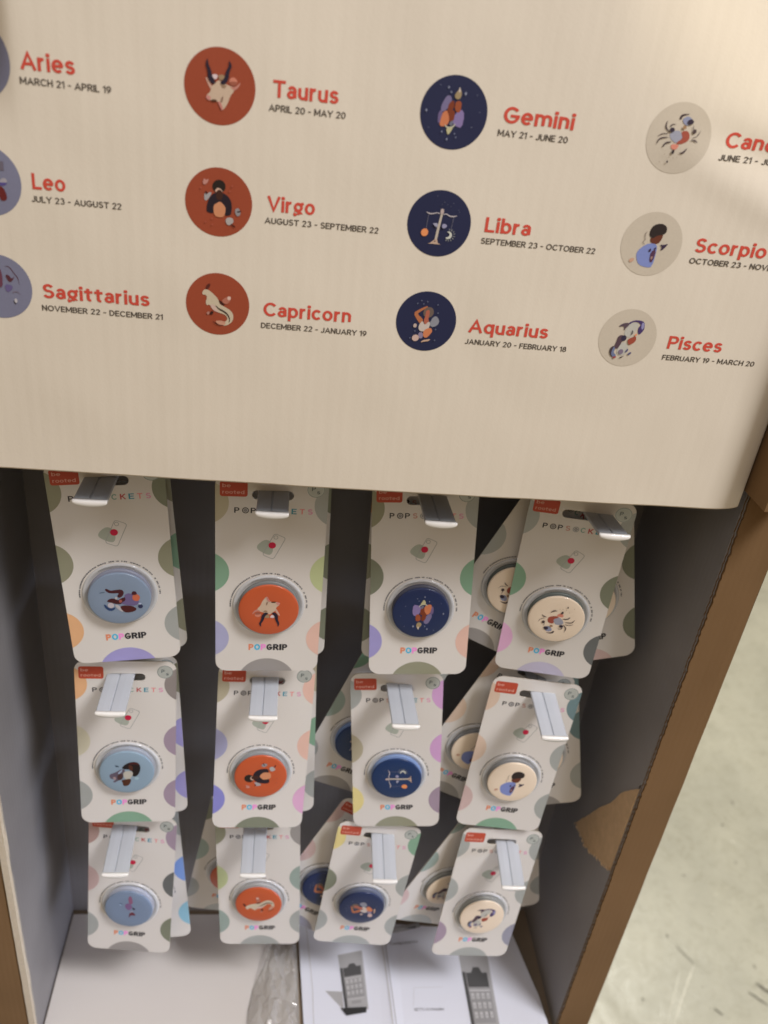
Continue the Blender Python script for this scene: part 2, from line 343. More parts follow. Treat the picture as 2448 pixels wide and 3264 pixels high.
        q('#843e20', [(780, 590), (850, 570), (890, 620), (880, 760), (820, 760), (780, 700)])
        q('#a4997a', stroke([(650, 960), (690, 1000), (740, 1010), (800, 990), (820, 940)], [14, 26, 30, 26, 14]))
        q('#a49668', [(680, 1010), (800, 1000), (760, 1080), (725, 1130), (695, 1070)]); q('#5f5a5e', [(720, 930), (770, 880), (790, 920), (770, 980), (730, 970)])
        q('#8a724c', [(750, 480), (790, 420), (825, 380), (860, 430), (865, 500), (840, 550), (775, 545)]); q('#b09c84', [(800, 440), (820, 340), (850, 440)])
        for x, y, r in ((640, 360, 20), (690, 435, 16), (930, 460, 26), (315, 725, 22), (712, 1195, 18), (615, 1070, 16), (830, 1105, 12), (860, 1165, 12), (500, 320, 8), (1120, 480, 8), (1100, 1000, 9), (380, 1000, 7), (1200, 760, 7)): q('#77757a', [(x, y - r * 1.3), (x + r * .8, y), (x, y + r * 1.3), (x - r * .8, y)], 0)
    elif name == 'scales':
        c = ((828, 890), 648, 668, 0.06); q = lambda h, P, k=1: p(h, conv(P, *c), k)
        q('#a8967c', [(835, 690), (880, 690), (855, 900), (825, 1200), (775, 1200), (800, 950)], 0)
        q('#a8886c', [(740, 1240), (780, 1200), (825, 1200), (850, 1280), (915, 1310), (640, 1295), (690, 1280)], 0)
        q('#3a1a14', [(760, 1255), (785, 1225), (805, 1250)], 0)
        q('#a58d7c', [(820, 600), (860, 580), (895, 610), (885, 700), (825, 690)])
        q('#a8988c', stroke([(540, 655), (600, 690), (680, 690), (760, 665), (820, 690)], [10, 26, 22, 16, 18])); q('#a8988c', stroke([(890, 700), (940, 680), (1020, 730), (1100, 735), (1170, 715)], [18, 16, 22, 26, 10]))
        q('#625c5e', stroke([(590, 700), (575, 990)], 9), 0); q('#625c5e', stroke([(1105, 740), (1080, 1010)], 9), 0)
        q('#cc7a44', conv_circle(553, 1070, 74, 80))
        q('#b0a890', [(1000, 1040), (1070, 1030), (1125, 1100), (1100, 1175), (1030, 1195), (980, 1160), (1040, 1150), (1075, 1105), (1050, 1065)])
        for k in range(9):
            a = -1.6 + k * .45; q('#98917c', stroke([(1055 + 95 * cos(a), 1110 + 95 * sin(a)), (1055 + 135 * cos(a), 1110 + 135 * sin(a))], [14, 3]), 0)
        q('#8c8488', [(690, 880), (760, 870), (800, 880), (790, 965), (740, 930)]); q('#857c86', [(880, 910), (930, 870), (1000, 920), (950, 975), (900, 970)])
        for x, y in ((880, 450), (830, 500), (940, 500), (1060, 470), (1010, 530), (1180, 600), (720, 330), (1200, 640)): q('#4a484e', conv_circle(x, y, 9, 9))
    elif name == 'bearer':
        c = ((825, 880), 660, 640, 0.06); q = lambda h, P, k=1: p(h, conv(P, *c), k)
        q('#9c5a34', [(520, 700), (640, 620), (800, 540), (830, 570), (680, 660), (610, 720), (720, 800), (760, 860), (700, 930), (640, 870)])
        q('#5c4a3c', [(760, 600), (830, 560), (930, 580), (970, 680), (940, 760), (860, 800), (760, 770), (730, 680)])
        q('#9a5038', [(790, 640), (860, 620), (880, 700), (860, 830), (890, 870), (820, 960), (760, 870), (790, 760)])
        q('#b09c86', [(670, 960), (740, 850), (800, 960), (890, 860), (920, 940), (880, 1060), (760, 1100), (680, 1060)])
        q('#7a7470', [(930, 830), (970, 770), (1040, 755), (1110, 850), (1090, 940), (1020, 985), (950, 990), (900, 930)])
        q('#b5683e', [(820, 1040), (940, 1000), (990, 1080), (940, 1160), (880, 1230), (810, 1220), (780, 1120)])
        q('#7c6a74', [(680, 1120), (770, 1100), (800, 1200), (760, 1250), (700, 1230)])
        q('#b2907a', conv_circle(632, 1232, 78, 72)); q('#b08a6a', [(800, 1280), (880, 1265), (975, 1250), (930, 1300), (840, 1310), (750, 1335)])
        q('#a88e78', conv_circle(590, 965, 38, 45))
        for x, y in ((670, 430), (590, 490), (800, 450), (720, 500), (1055, 685), (1050, 1040), (510, 1230), (600, 1080), (1060, 1275), (1030, 510)): q('#55565e', conv_circle(x, y, 15, 15))
    elif name == 'crab':
        c = ((717, 487), 357, 370, 0.0); q = lambda h, P, k=1: p(h, conv(P, *c), k)
        q('#8a8482', [(600, 440), (690, 400), (740, 440), (760, 510), (700, 545), (620, 500)])
        q('#8d402c', [(730, 410), (800, 400), (835, 460), (820, 510), (740, 550), (690, 540), (760, 480), (735, 450)])
        q('#bf7258', [(650, 550), (740, 550), (720, 600), (680, 610), (650, 590)])
        q('#7d7a82', [(700, 290), (760, 250), (830, 290), (800, 350), (740, 345)])
        for P, w in (([(680, 295), (690, 250), (770, 232)], [26, 26, 4]), ([(590, 380), (610, 350), (650, 350)], [16, 10, 4]), ([(545, 320), (540, 390), (600, 440)], [4, 18, 6]), ([(475, 490), (520, 455), (590, 450)], [4, 10, 5]), ([(485, 570), (500, 510), (560, 490), (600, 490)], [4, 16, 12, 5]), ([(560, 590), (580, 545), (640, 530)], [12, 18, 12]), ([(930, 510), (900, 490), (850, 490)], [4, 18, 5]), ([(935, 380), (920, 440), (860, 470)], [3, 8, 4]), ([(755, 635), (800, 630), (830, 580)], [4, 24, 8]), ([(840, 340), (850, 390), (880, 400)], [5, 10, 14])): q('#3a2a2a', stroke(P, w))
        q('#2a1f28', conv_circle(800, 310, 34, 28)); q('#2a1f28', conv_circle(618, 408, 28, 24)); q('#3f2f2a', conv_circle(868, 400, 22, 24)); q('#2a2020', [(670, 610), (700, 605), (695, 655), (670, 650)]); q('#3a2f2a', conv_circle(648, 738, 9, 14)); q('#8a6440', conv_circle(745, 370, 22, 18))
        for x, y in ((600, 665), (650, 690), (700, 690), (740, 680), (560, 745)): q('#8a7358', conv_circle(x, y, 5, 5))
    elif name == 'archeress':
        c = ((430, 437), 340, 330, 0.0); q = lambda h, P, k=1: p(h, conv(P, *c), k)
        q('#6f7494', [(285, 530), (330, 470), (400, 425), (490, 430), (505, 500), (500, 670), (440, 680), (340, 660), (295, 590)])
        q('#5a2a18', [(395, 360), (530, 320), (530, 370), (500, 430), (410, 425)]); q('#241a16', [(375, 300), (400, 240), (480, 215), (550, 240), (562, 300), (530, 330), (470, 340), (420, 380), (380, 350)])
        q('#b08464', [(222, 600), (280, 590), (270, 630), (225, 645)]); q('#4a2a38', [(440, 510), (500, 480), (490, 620), (450, 620)])
        q('#8a6858', [(455, 560), (480, 555), (475, 590), (455, 590)]); q('#2f2030', [(520, 430), (570, 430), (615, 410), (580, 470), (540, 495), (555, 455)])
        q('#7c6a58', stroke([(345, 310), (330, 350), (350, 390), (325, 420), (350, 445)], 7)); q('#2f2034', [(410, 500), (430, 470), (440, 500), (425, 520)]); q('#2f2034', [(460, 480), (490, 455), (490, 490)])
    elif name == 'fishes':
        c = ((822, 760), 640, 600, 0.0); q = lambda h, P, k=1: p(h, conv(P, *c), k)
        q('#a59a84', [(700, 650), (800, 450), (900, 420), (1000, 450), (970, 560), (920, 640), (890, 740), (780, 740)])
        q('#a59a84', [(640, 1040), (700, 880), (780, 840), (900, 960), (880, 1080), (760, 1140), (680, 1120)])
        q('#3c2a4c', [(760, 440), (880, 380), (1000, 375), (1110, 400), (1140, 520), (1130, 580), (1060, 680), (1010, 620), (1000, 520), (1050, 470), (960, 410), (850, 420), (790, 480)])
        q('#7e7488', [(1050, 420), (1110, 410), (1130, 540), (1070, 560)]); q('#4c3a3c', [(550, 540), (640, 460), (760, 440), (790, 480), (720, 560), (700, 620), (680, 520), (620, 530)])
        q('#4a3436', [(600, 740), (660, 700), (780, 720), (790, 780), (710, 840), (690, 920), (640, 1010), (560, 960), (590, 860)])
        q('#2a2230', conv_circle(735, 765, 60, 62)); q('#5f6272', [(490, 1000), (560, 940), (600, 1000), (580, 1080), (660, 1130), (620, 1190), (540, 1150), (490, 1080)])
        q('#3a2c2c', [(485, 1000), (520, 950), (560, 940), (540, 1010), (530, 1110), (590, 1180), (530, 1150), (485, 1080)]); q('#8a3c28', [(830, 780), (900, 740), (1000, 700), (1020, 800), (960, 860), (890, 900), (840, 850)])
        q('#c8764e', [(950, 680), (1000, 640), (1010, 690), (970, 705)]); q('#6e5c62', conv_circle(740, 1050, 55, 55)); q('#4c4658', [(830, 1050), (880, 960), (900, 1010), (860, 1060)]); q('#4c4658', [(900, 1080), (960, 1035), (990, 1060), (930, 1120)])
        q('#8a3c34', [(580, 1160), (670, 1150), (640, 1200), (600, 1200)]); q('#2f2220', [(720, 1180), (790, 1145), (840, 1130), (780, 1180)]); q('#3a302c', stroke([(870, 590), (900, 620), (880, 680)], 22))
    elif name == 'ram':
        p('#4a3a3c', [(-.5, .1), (-.2, .4), (.2, .3), (.5, .0), (.2, -.3), (-.3, -.3)]); p('#9a8a7a', circle(.1, .1, .2))
    elif name == 'lion':
        c = ((680, 480), 385, 350, 0); q = lambda h, P, k=1: p(h, conv(P, *c), k)
        q('#4f5a60', [(430, 370), (500, 358), (512, 374), (440, 386)]); q('#3a1216', [(505, 325), (540, 318), (575, 352), (640, 345), (720, 340), (748, 375), (738, 420), (705, 455), (668, 462), (655, 430), (690, 392), (600, 392), (540, 378)])
        q('#3a0f12', [(508, 505), (560, 463), (620, 468), (660, 500), (700, 468), (790, 448), (800, 470), (740, 525), (690, 556), (645, 552), (600, 540), (560, 522)])
        q('#5d4c64', [(740, 430), (800, 398), (850, 420), (900, 480), (935, 540), (880, 592), (800, 582), (720, 560), (690, 540), (765, 500)]); q('#8d4638', [(665, 500), (700, 480), (715, 520), (680, 540)])
        q('#ab5434', conv_circle(895, 472, 50, 52)); q('#3a1018', [(838, 420), (860, 372), (908, 386), (912, 430), (862, 432)])
        q('#a09488', [(605, 560), (650, 556), (685, 600), (725, 655), (700, 672), (650, 632)]); q('#3f1210', [(672, 590), (725, 574), (830, 588), (892, 632), (860, 672), (750, 687), (700, 652)])
        q('#1f3350', [(470, 540), (488, 602), (540, 648), (602, 632), (618, 590), (590, 602), (550, 612), (512, 582), (495, 548)]); q('#a5958c', conv_circle(562, 562, 42, 40)); q('#23253a', conv_circle(940, 602, 32, 30)); q('#9a9a9e', conv_circle(936, 562, 20, 14)); q('#a09488', conv_circle(640, 460, 16, 20))
    elif name == 'mane':
        c = ((790, 690), 640, 510, 0); q = lambda h, P, k=1: p(h, conv(P, *c), k)
        q('#54464a', [(380, 720), (480, 690), (560, 650), (640, 600), (760, 600), (720, 720), (690, 860), (560, 900), (490, 950), (440, 920), (520, 860), (400, 850), (360, 780)])
        q('#140a0a', [(660, 570), (730, 490), (830, 430), (960, 400), (1080, 430), (1130, 520), (1125, 640), (1060, 760), (970, 800), (900, 740), (940, 660), (860, 600), (760, 600)])
        q('#3c100e', [(830, 440), (960, 410), (1080, 430), (1120, 500), (1000, 470), (900, 480)]); q('#482214', [(830, 480), (930, 500), (950, 600), (900, 650), (850, 600)])
        q('#a59880', [(700, 700), (760, 650), (860, 640), (930, 660), (950, 720), (900, 800), (860, 860), (780, 880), (720, 800)])
        q('#43200f', [(650, 880), (760, 860), (880, 840), (900, 900), (850, 1000), (780, 1040), (700, 1030), (690, 960)]); q('#3e2420', [(560, 740), (680, 700), (700, 800), (640, 880), (560, 860)])
        q('#8f7468', [(440, 800), (500, 780), (540, 850), (480, 870)]); q('#8a9094', [(570, 700), (640, 620), (700, 610), (660, 670), (600, 720)]); q('#8b9c94', conv_circle(1035, 830, 55, 40)); q('#36424a', [(500, 480), (600, 505), (610, 530), (530, 530)])
    elif name == 'bow':
        c = ((590, 1035), 275, 210, 0); q = lambda h, P, k=1: p(h, conv(P, *c), k)
        q('#7a4a58', [(580, 900), (605, 850), (635, 900), (640, 960), (600, 970)]); q('#6c4c64', [(545, 970), (600, 950), (640, 1000), (600, 1050), (550, 1020)]); q('#5a242c', [(600, 1080), (650, 1060), (685, 1110), (620, 1100), (595, 1150)])
        q('#232c3c', [(470, 960), (520, 965), (500, 985)]); q('#2c2030', [(630, 1000), (680, 1020), (650, 1040)]); q('#96a4ac', conv_circle(492, 978, 12, 7)); q('#a0908a', [(600, 1070), (650, 1040), (640, 1060)])
    elif name == 'bowdisc':
        c = ((-190, 1735), 575, 360, 0); q = lambda h, P, k=1: p(h, conv(P, *c), k)
        q('#4a2226', stroke([(-40, 1500), (30, 1500), (110, 1580), (160, 1620), (172, 1700)], [4, 9, 12, 10, 3])); q('#4a2226', [(-60, 1600), (0, 1590), (50, 1640), (110, 1600), (60, 1660), (0, 1680)])
        q('#5a4c66', [(-90, 1700), (60, 1710), (40, 1760), (-60, 1800)]); q('#6c5c60', stroke([(40, 1790), (120, 1770), (180, 1810)], [12, 10, 6])); q('#241e20', [(35, 1870), (90, 1920), (60, 1920)]); q('#a89c90', conv_circle(85, 1880, 26, 26))
        q('#5c3038', [(-180, 1500), (-100, 1560), (-120, 1760), (-220, 1700)])
    elif name == 'liondisc':
        c = ((-230, 560), 500, 365, 0); q = lambda h, P, k=1: p(h, conv(P, *c), k)
        q('#8f837c', [(-60, 560), (30, 505), (85, 545), (40, 570)]); q('#4a3e66', [(-60, 565), (80, 560), (40, 590), (-40, 600)]); q('#5a1a16', [(-60, 600), (10, 610), (55, 700), (30, 750), (-60, 750)]); q('#5d5254', [(-60, 350), (45, 350), (45, 440), (-60, 440)], 0); q('#4a3030', [(-330, 420), (-150, 380), (-120, 560), (-300, 640)])
    return L
def conv_circle(cx, cy, rx, ry): return [(cx + rx * cos(2 * pi * i / 14), cy + ry * sin(2 * pi * i / 14)) for i in range(14)]
def inside_disc(P, r=.97): return [(x, z) if hypot(x, z) <= r else (x * r / hypot(x, z), z * r / hypot(x, z)) for x, z in P]
def paint(bd, name, cx, cz, R_, y, ang=0, fn=None, step=.025):
    for i, (h, P) in enumerate(art(name)):
        P = [(cx + x * R_, cz + z * R_) for x, z in rot2(inside_disc(P), ang)]
        bd.flat([P], y - step * (i + 1), ink(h), fn)

# ------------------------------------------------------------------ concrete floor
def concrete():
    m = mat('sealed_concrete', (.42, .41, .31), .34); nt = m.node_tree; b = nt.nodes['Principled BSDF']
    tc = nt.nodes.new('ShaderNodeTexCoord')
    def nz(sc, det, rough=.6, dist=0):
        n = nt.nodes.new('ShaderNodeTexNoise'); n.inputs['Scale'].default_value = sc; n.inputs['Detail'].default_value = det; n.inputs['Roughness'].default_value = rough; n.inputs['Distortion'].default_value = dist
        nt.links.new(tc.outputs['Object'], n.inputs['Vector']); return n
    def ramp(src, a, ca, bb, cb):
        r = nt.nodes.new('ShaderNodeValToRGB'); r.color_ramp.elements[0].position = a; r.color_ramp.elements[0].color = (*ca, 1); r.color_ramp.elements[1].position = bb; r.color_ramp.elements[1].color = (*cb, 1)
        nt.links.new(src, r.inputs[0]); return r
    def mix(mode, f, a, bb):
        x = nt.nodes.new('ShaderNodeMix'); x.data_type = 'RGBA'; x.blend_type = mode; x.inputs[0].default_value = f; nt.links.new(a, x.inputs[6]); nt.links.new(bb, x.inputs[7]); return x
    a = ramp(nz(3.0, 10, .72, .2).outputs[0], .30, (.27, .27, .225), .70, (.38, .378, .315))
    s1 = ramp(nz(40, 8, .75, .6).outputs[0], .34, (.70, .69, .64), .50, (1, 1, 1))
    s2 = ramp(nz(120, 4, .6, .2).outputs[0], .29, (.32, .31, .27), .335, (1, 1, 1))
    s3 = ramp(nz(17, 12, .8, 2.5).outputs[0], .66, (1, 1, 1), .74, (1.25, 1.23, 1.2))
    x = mix('MULTIPLY', .45, a.outputs[0], s1.outputs[0]); x = mix('MULTIPLY', .75, x.outputs[2], s2.outputs[0]); x = mix('MULTIPLY', .8, x.outputs[2], s3.outputs[0]); nt.links.new(x.outputs[2], b.inputs['Base Color'])
    rr = ramp(nz(9, 12, .8, 1.5).outputs[0], .38, (.20,) * 3, .62, (.48,) * 3); nt.links.new(rr.outputs[0], b.inputs['Roughness'])
    bp = nt.nodes.new('ShaderNodeBump'); bp.inputs['Strength'].default_value = .22; bp.inputs['Distance'].default_value = .003; nt.links.new(nz(60, 12, .85, .1).outputs[0], bp.inputs['Height']); nt.links.new(bp.outputs[0], b.inputs['Normal'])
    bd = B(); n = 24
    V = [(-6000 + 12000 * i / n, -5000 + 12000 * j / n, 0) for i in range(n + 1) for j in range(n + 1)]
    F = [(i * (n + 1) + j, (i + 1) * (n + 1) + j, (i + 1) * (n + 1) + j + 1, i * (n + 1) + j + 1) for i in range(n) for j in range(n)]
    bd.add(V, F, m); fl = put('floor', bd.make('floor'), kind='structure')
    dk = mat('scuff_dark', (.13, .125, .10), .6, noise_amt=.3, nscale=200); lt = mat('scuff_light', (.52, .515, .45), .3)
    def mark(pts, w, mm):
        P = []
        for (x0, y0), (x1, y1) in zip(pts[:-1], pts[1:]): P += [(x0 + (x1 - x0) * k / 5 + random.uniform(-.25, .25) * w, y0 + (y1 - y0) * k / 5 + random.uniform(-.25, .25) * w) for k in range(5)]
        P.append(pts[-1]); n_ = len(P); ws = [w * (.25 + .75 * sin(pi * (i + .4) / n_)) * random.uniform(.7, 1.2) for i in range(n_)]
        b_ = B(); b_.tri_horizontal(stroke(P, ws), 1, mm); put('scuff_mark', b_.make('scuff_mark'), fl)
    mark([(884, 833), (893, 824), (902, 814)], 9, dk); mark([(862, 817), (876, 804), (888, 793)], 4, dk); mark([(786, 790), (792, 784), (797, 778)], 4, dk)
    mark([(702, 762), (735, 808), (764, 846), (781, 868)], 2.6, lt); mark([(690, 765), (722, 812), (752, 860)], 1.4, lt); mark([(762, 905), (768, 893), (778, 878), (782, 870)], 2, dk)
    for _ in range(30):
        x, y = random.uniform(640, 1250), random.uniform(760, 1500); a = random.uniform(0, 6.3); l_ = random.uniform(2, 9)
        mark([(x, y), (x + l_ * cos(a), y + l_ * sin(a))], random.uniform(1.2, 4.5), dk if random.random() < .4 else lt)
concrete()

# ------------------------------------------------------------------ the display box; its origin sits at the front left of the box at eye level
box = put('display_stand', None, label='cardboard floor display box with white star sign header panel, charcoal inside and brown front flanges', category='display stand')
box.location = W(0, 0, 0)
XL, XR, YF, YB = -190, 286, 440, 568
def pd(x, z):                               # how far the header board bows away from its plane
    d = -0.9 * math.exp(-(((x - 222) * .35 + (z + 52)) / 9) ** 2) * (1 / (1 + math.exp(-(x - 195) / 9)))
    d += 1.4 * math.exp(-(((x - 238) * .30 + (z + 38)) / 8) ** 2 - ((x - 245) / 42) ** 2)
    d += .8 * sin(x * .013 + .6) * cos(z * .012)
    for e, s_, R_ in ((XR, 1, 26), (XL, -1, 16)):
        u = ((x - e) * s_ + R_) / R_
        if u > 0: d += 7 * (1 - math.sqrt(max(0, 1 - min(u, 1) ** 2)))
    d += .05 * max(0, -128 - x) ** 2 / (1 + math.exp(-(z + 42) / 9))  # bend added so that the top left of the board shades darker
    d += .55 * noise.noise(Vector((x * .022, z * .016, 3))) + .22 * noise.noise(Vector((x * .06, z * .03, 7)))
    return d
HK = 427 / 440                                # the header board stands 13 mm proud of the flanges, its print measured at that plane
def proud(me):
    for v in me.vertices: v.co.x *= HK; v.co.z *= HK; v.co.y -= .013
    me.update(); return me
def header():
    bd = B(); xs = [XL + (XR - XL) * i / 150 for i in range(151)]; xs = sorted(set(xs + [XR - k * 1.2 for k in range(1, 12)] + [XL + k * 1.2 for k in range(1, 12)])); z0, z1 = -235.5, 130
    zs = [z0 + (z1 - z0) * j / 110 for j in range(111)]; nx, nz_ = len(xs), len(zs)
    V = [(x, YF + pd(x, z), z) for x in xs for z in zs]; F = [(i * nz_ + j, (i + 1) * nz_ + j, (i + 1) * nz_ + j + 1, i * nz_ + j + 1) for i in range(nx - 1) for j in range(nz_ - 1)]
    bd.add(V, F, M_PANEL)
    V2 = [(x, YF + pd(x, z) + 3.2, z) for x in xs for z in zs]; bd.add(V2, [f[::-1] for f in F], M_KRAFT)
    # rounded lower edge
    E_ = []; k = 6
    for x in xs:
        y = YF + pd(x, z0)
        for a in range(k + 1): t = pi * a / k; E_.append((x, y + 1.6 - 1.6 * cos(t), z0 - 1.3 * sin(t)))
    bd.add(E_, [(i * (k + 1) + a, i * (k + 1) + a + 1, (i + 1) * (k + 1) + a + 1, (i + 1) * (k + 1) + a) for i in range(nx - 1) for a in range(k)], M_EDGE)
    return put('header_panel', proud(bd.make('header_panel', True)), box)
hp = header()
SIGNS = [ # name, date, widths, column, row, picture, disc colour
 ('Aries', 'MARCH 21 - APRIL 19', 23.5, 40, 0, 0, 'ram', LILAC), ('Leo', 'JULY 23 - AUGUST 22', 15.3, 42, 0, 1, 'liondisc', LILAC), ('Sagittarius', 'NOVEMBER 22 - DECEMBER 21', 53, 60.5, 0, 2, 'bowdisc', LILAC),
 ('Taurus', 'APRIL 20 - MAY 20', 30.5, 36, 1, 0, 'bull', RED), ('Virgo', 'AUGUST 23 - SEPTEMBER 22', 23.4, 57, 1, 1, 'maiden', RED), ('Capricorn', 'DECEMBER 22 - JANUARY 19', 46, 56, 1, 2, 'goat', RED),
 ('Gemini', 'MAY 21 - JUNE 20', 35, 35, 2, 0, 'twins', NAVY), ('Libra', 'SEPTEMBER 23 - OCTOBER 22', 24, 61, 2, 1, 'scales', NAVY), ('Aquarius', 'JANUARY 20 - FEBRUARY 18', 44, 57, 2, 2, 'bearer', NAVY),
 ('Cancer', 'JUNE 21 - JULY 22', 38.5, 42.5, 3, 0, 'crab', CREAM), ('Scorpio', 'OCTOBER 23 - NOVEMBER 21', 39.6, 64, 3, 1, 'archeress', CREAM), ('Pisces', 'FEBRUARY 19 - MARCH 20', 32, 55, 3, 2, 'fishes', CREAM)]
for nm, dt, w1, w2, c, r, pic, dc in SIGNS:
    cx = (-147.8, -39, 70.8, 183.3)[c]; cz = (-30.5, -81.6, -132.2)[r]
    bd = B(); P = circle(cx, cz, 16.2, 64)
    rings = [(cx, cz)]; V = [(cx, YF + pd(cx, cz) - .12, cz)]; F = []          # a fan of rings so that the print follows the bowed board
    for k in range(1, 11):
        for i in range(48): a = 2 * pi * i / 48; x, z = cx + 16.2 * k / 10 * cos(a), cz + 16.2 * k / 10 * sin(a); V.append((x, YF + pd(x, z) - .12, z))
    for i in range(48):
        F.append((0, 1 + i, 1 + (i + 1) % 48))
        for k in range(9): a = 1 + k * 48 + i; b_ = 1 + k * 48 + (i + 1) % 48; F.append((a, a + 48, b_ + 48, b_))
    bd.add(V, F, ink(dc))
    paint(bd, pic, cx, cz, 16.2, YF - .22, 0, pd)
    put('star_sign_disc', proud(bd.make('star_sign_disc')), hp, label='printed disc beside the word ' + nm)
    tx = cx + 23.6 if c else -126.6; bz = (-32.3, -83.4, -136.2)[r]
    if pic == 'ram': tx = -126.8
    bd = B(); word(bd, nm, tx + (.6 if r == 0 and c else 0), bz, w1, 7.3, YF - .16, ink('#b53e2b'), .205, 0, pd)
    put('lettering', proud(bd.make('lettering')), hp, label='red word ' + nm)
    bd = B(); word(bd, dt, tx - 1, (-38.3, -89.3, -142.8)[r], w2, 2.95, YF - (.22 if nm in ('Cancer', 'Scorpio') else .16), ink('#43382c'), .18, 0, pd)
    put('lettering', proud(bd.make('lettering')), hp, label='small dark dates under ' + nm)

def wall(name, V, F, m): return put(name, mesh(name, V, F, [m]), box)
ZT, ZB = 130, -812
bd = B(); bd.box(XL - 4, XR + 4, YB, YB + 4, -1400, ZT, M_DARK); put('back_wall', bd.make('back_wall'), box)
bd = B(); bd.box(XR - .5, XR + 3.5, YF + 2, YB, -1400, ZT, M_DARKX); put('side_wall', bd.make('side_wall'), box)
bd = B(); bd.box(XL - 3.5, XL + .5, YF + 2, YB, -1400, ZT, M_DARKX); put('side_wall', bd.make('side_wall'), box)
bd = B(); bd.box(XL, XR, YF - 2, YB, ZT, ZT + 4, M_DARK); put('light_block_lid', bd.make('light_block_lid'), box)  # unseen lid, added to stop lamp light entering behind the header
bd = B(); bd.box(XL + .6, XR - .6, YF + 2, YB - .2, ZB - 6, ZB, M_TRAY); put('tray_floor', bd.make('tray_floor'), box)
bd = B(); bd.box(XL + .6, XR - .6, YF - 2, YF + 2, -1400, ZB - 30, M_KRAFT); put('front_skirt', bd.make('front_skirt'), box)
# brown front flanges, the right one with a ragged cut inner edge
def flange(x0, x1, side):
    bd = B(); n = 560; zt, zb = ZT if side < 0 else ZT, -1398
    L = []; Rr = []
    for i in range(n + 1):
        z = zt + (zb - zt) * i / n; wob = 1.1 * noise.noise(Vector((z * .11, side * 9, 0))) + .6 * sin(z * 1.35)
        if side > 0: L.append((x0 + wob * .55, z)); Rr.append((x1 + .5 * noise.noise(Vector((z * .02, 3, 0))), z))
        else: L.append((x0, z)); Rr.append((x1, z))
    V = []; F = []; fy = YF + .6
    cols = [0, .05, .062, .3, .5, .8, 1] if side > 0 else [0, .2, .3, .4, .5, .8, 1]
    for i in range(n + 1):
        for c_, t in enumerate(cols):
            groove = 3.2 if side > 0 and c_ < 2 else .5 * noise.noise(Vector((t * 2.2, L[i][1] * .012, 5)))
            jx = random.uniform(-.32, .32) if side > 0 and c_ in (1, 2) else 0
            V.append((L[i][0] * (1 - t) + Rr[i][0] * t + jx, fy + groove, L[i][1]))
    k = len(cols)
    for i in range(n):
        for c_ in range(k - 1): F.append((i * k + c_, (i + 1) * k + c_, (i + 1) * k + c_ + 1, i * k + c_ + 1))
    bd.add(V, F, M_KRAFT)
    V = []; F = []
    for i in range(n + 1): V += [(L[i][0], fy, L[i][1]), (L[i][0] + side * .3, fy + 4, L[i][1])]
    for i in range(n): F.append((2 * i, 2 * i + 1, 2 * i + 3, 2 * i + 2))
    bd.add(V, F, M_KRAFT)
    V = []; F = []
    for i in range(n + 1): V += [(Rr[i][0], fy, Rr[i][1]), (Rr[i][0], fy + 4, Rr[i][1])]
    for i in range(n): F.append((2 * i, 2 * i + 2, 2 * i + 3, 2 * i + 1))
    bd.add(V, F, M_KRAFT)
    return put('front_flange', bd.make('front_flange'), box)
flange(XR, 317.5, 1)
flange(-226, -196.6, -1)
bd = B(); bd.box(XR + 3.6, XR + 31, YF + 5, YB, -1399, ZT, M_KRAFT); put('outer_wall', bd.make('outer_wall'), box)
bd = B(); bd.box(-225, XL - 3.6, YF + 8, YB, -1399, ZT, M_KRAFT); put('outer_wall', bd.make('outer_wall'), box)
bd = B()
n = 120
V = []; F = []
for i in range(n + 1):
    z = ZT + (-1398 - ZT) * i / n; w_ = .35 * noise.noise(Vector((z * .03, 0, 5)))
    V += [(-196.5 + w_, YF + 3.5, z), (-195.5 + w_, YF - .6, z), (-190.5 + w_, YF - .8, z), (-189.4 + w_, YF + 3.0, z)]
for i in range(n):
    for c_ in range(3): F.append((4 * i + c_, 4 * i + 4 + c_, 4 * i + 5 + c_, 4 * i + 1 + c_))
bd.add(V, F, M_EDGE); put('cut_edge', bd.make('cut_edge'), box, label='pale rounded cut edge of the left wall')
bd = B(); bd.box(278.5, 314, 409, YF - 1.5, -219, ZT, M_KRAFT); put('added_shade_fold', bd.make('added_shade_fold'), box)  # block added and shaped to shade the header's right edge
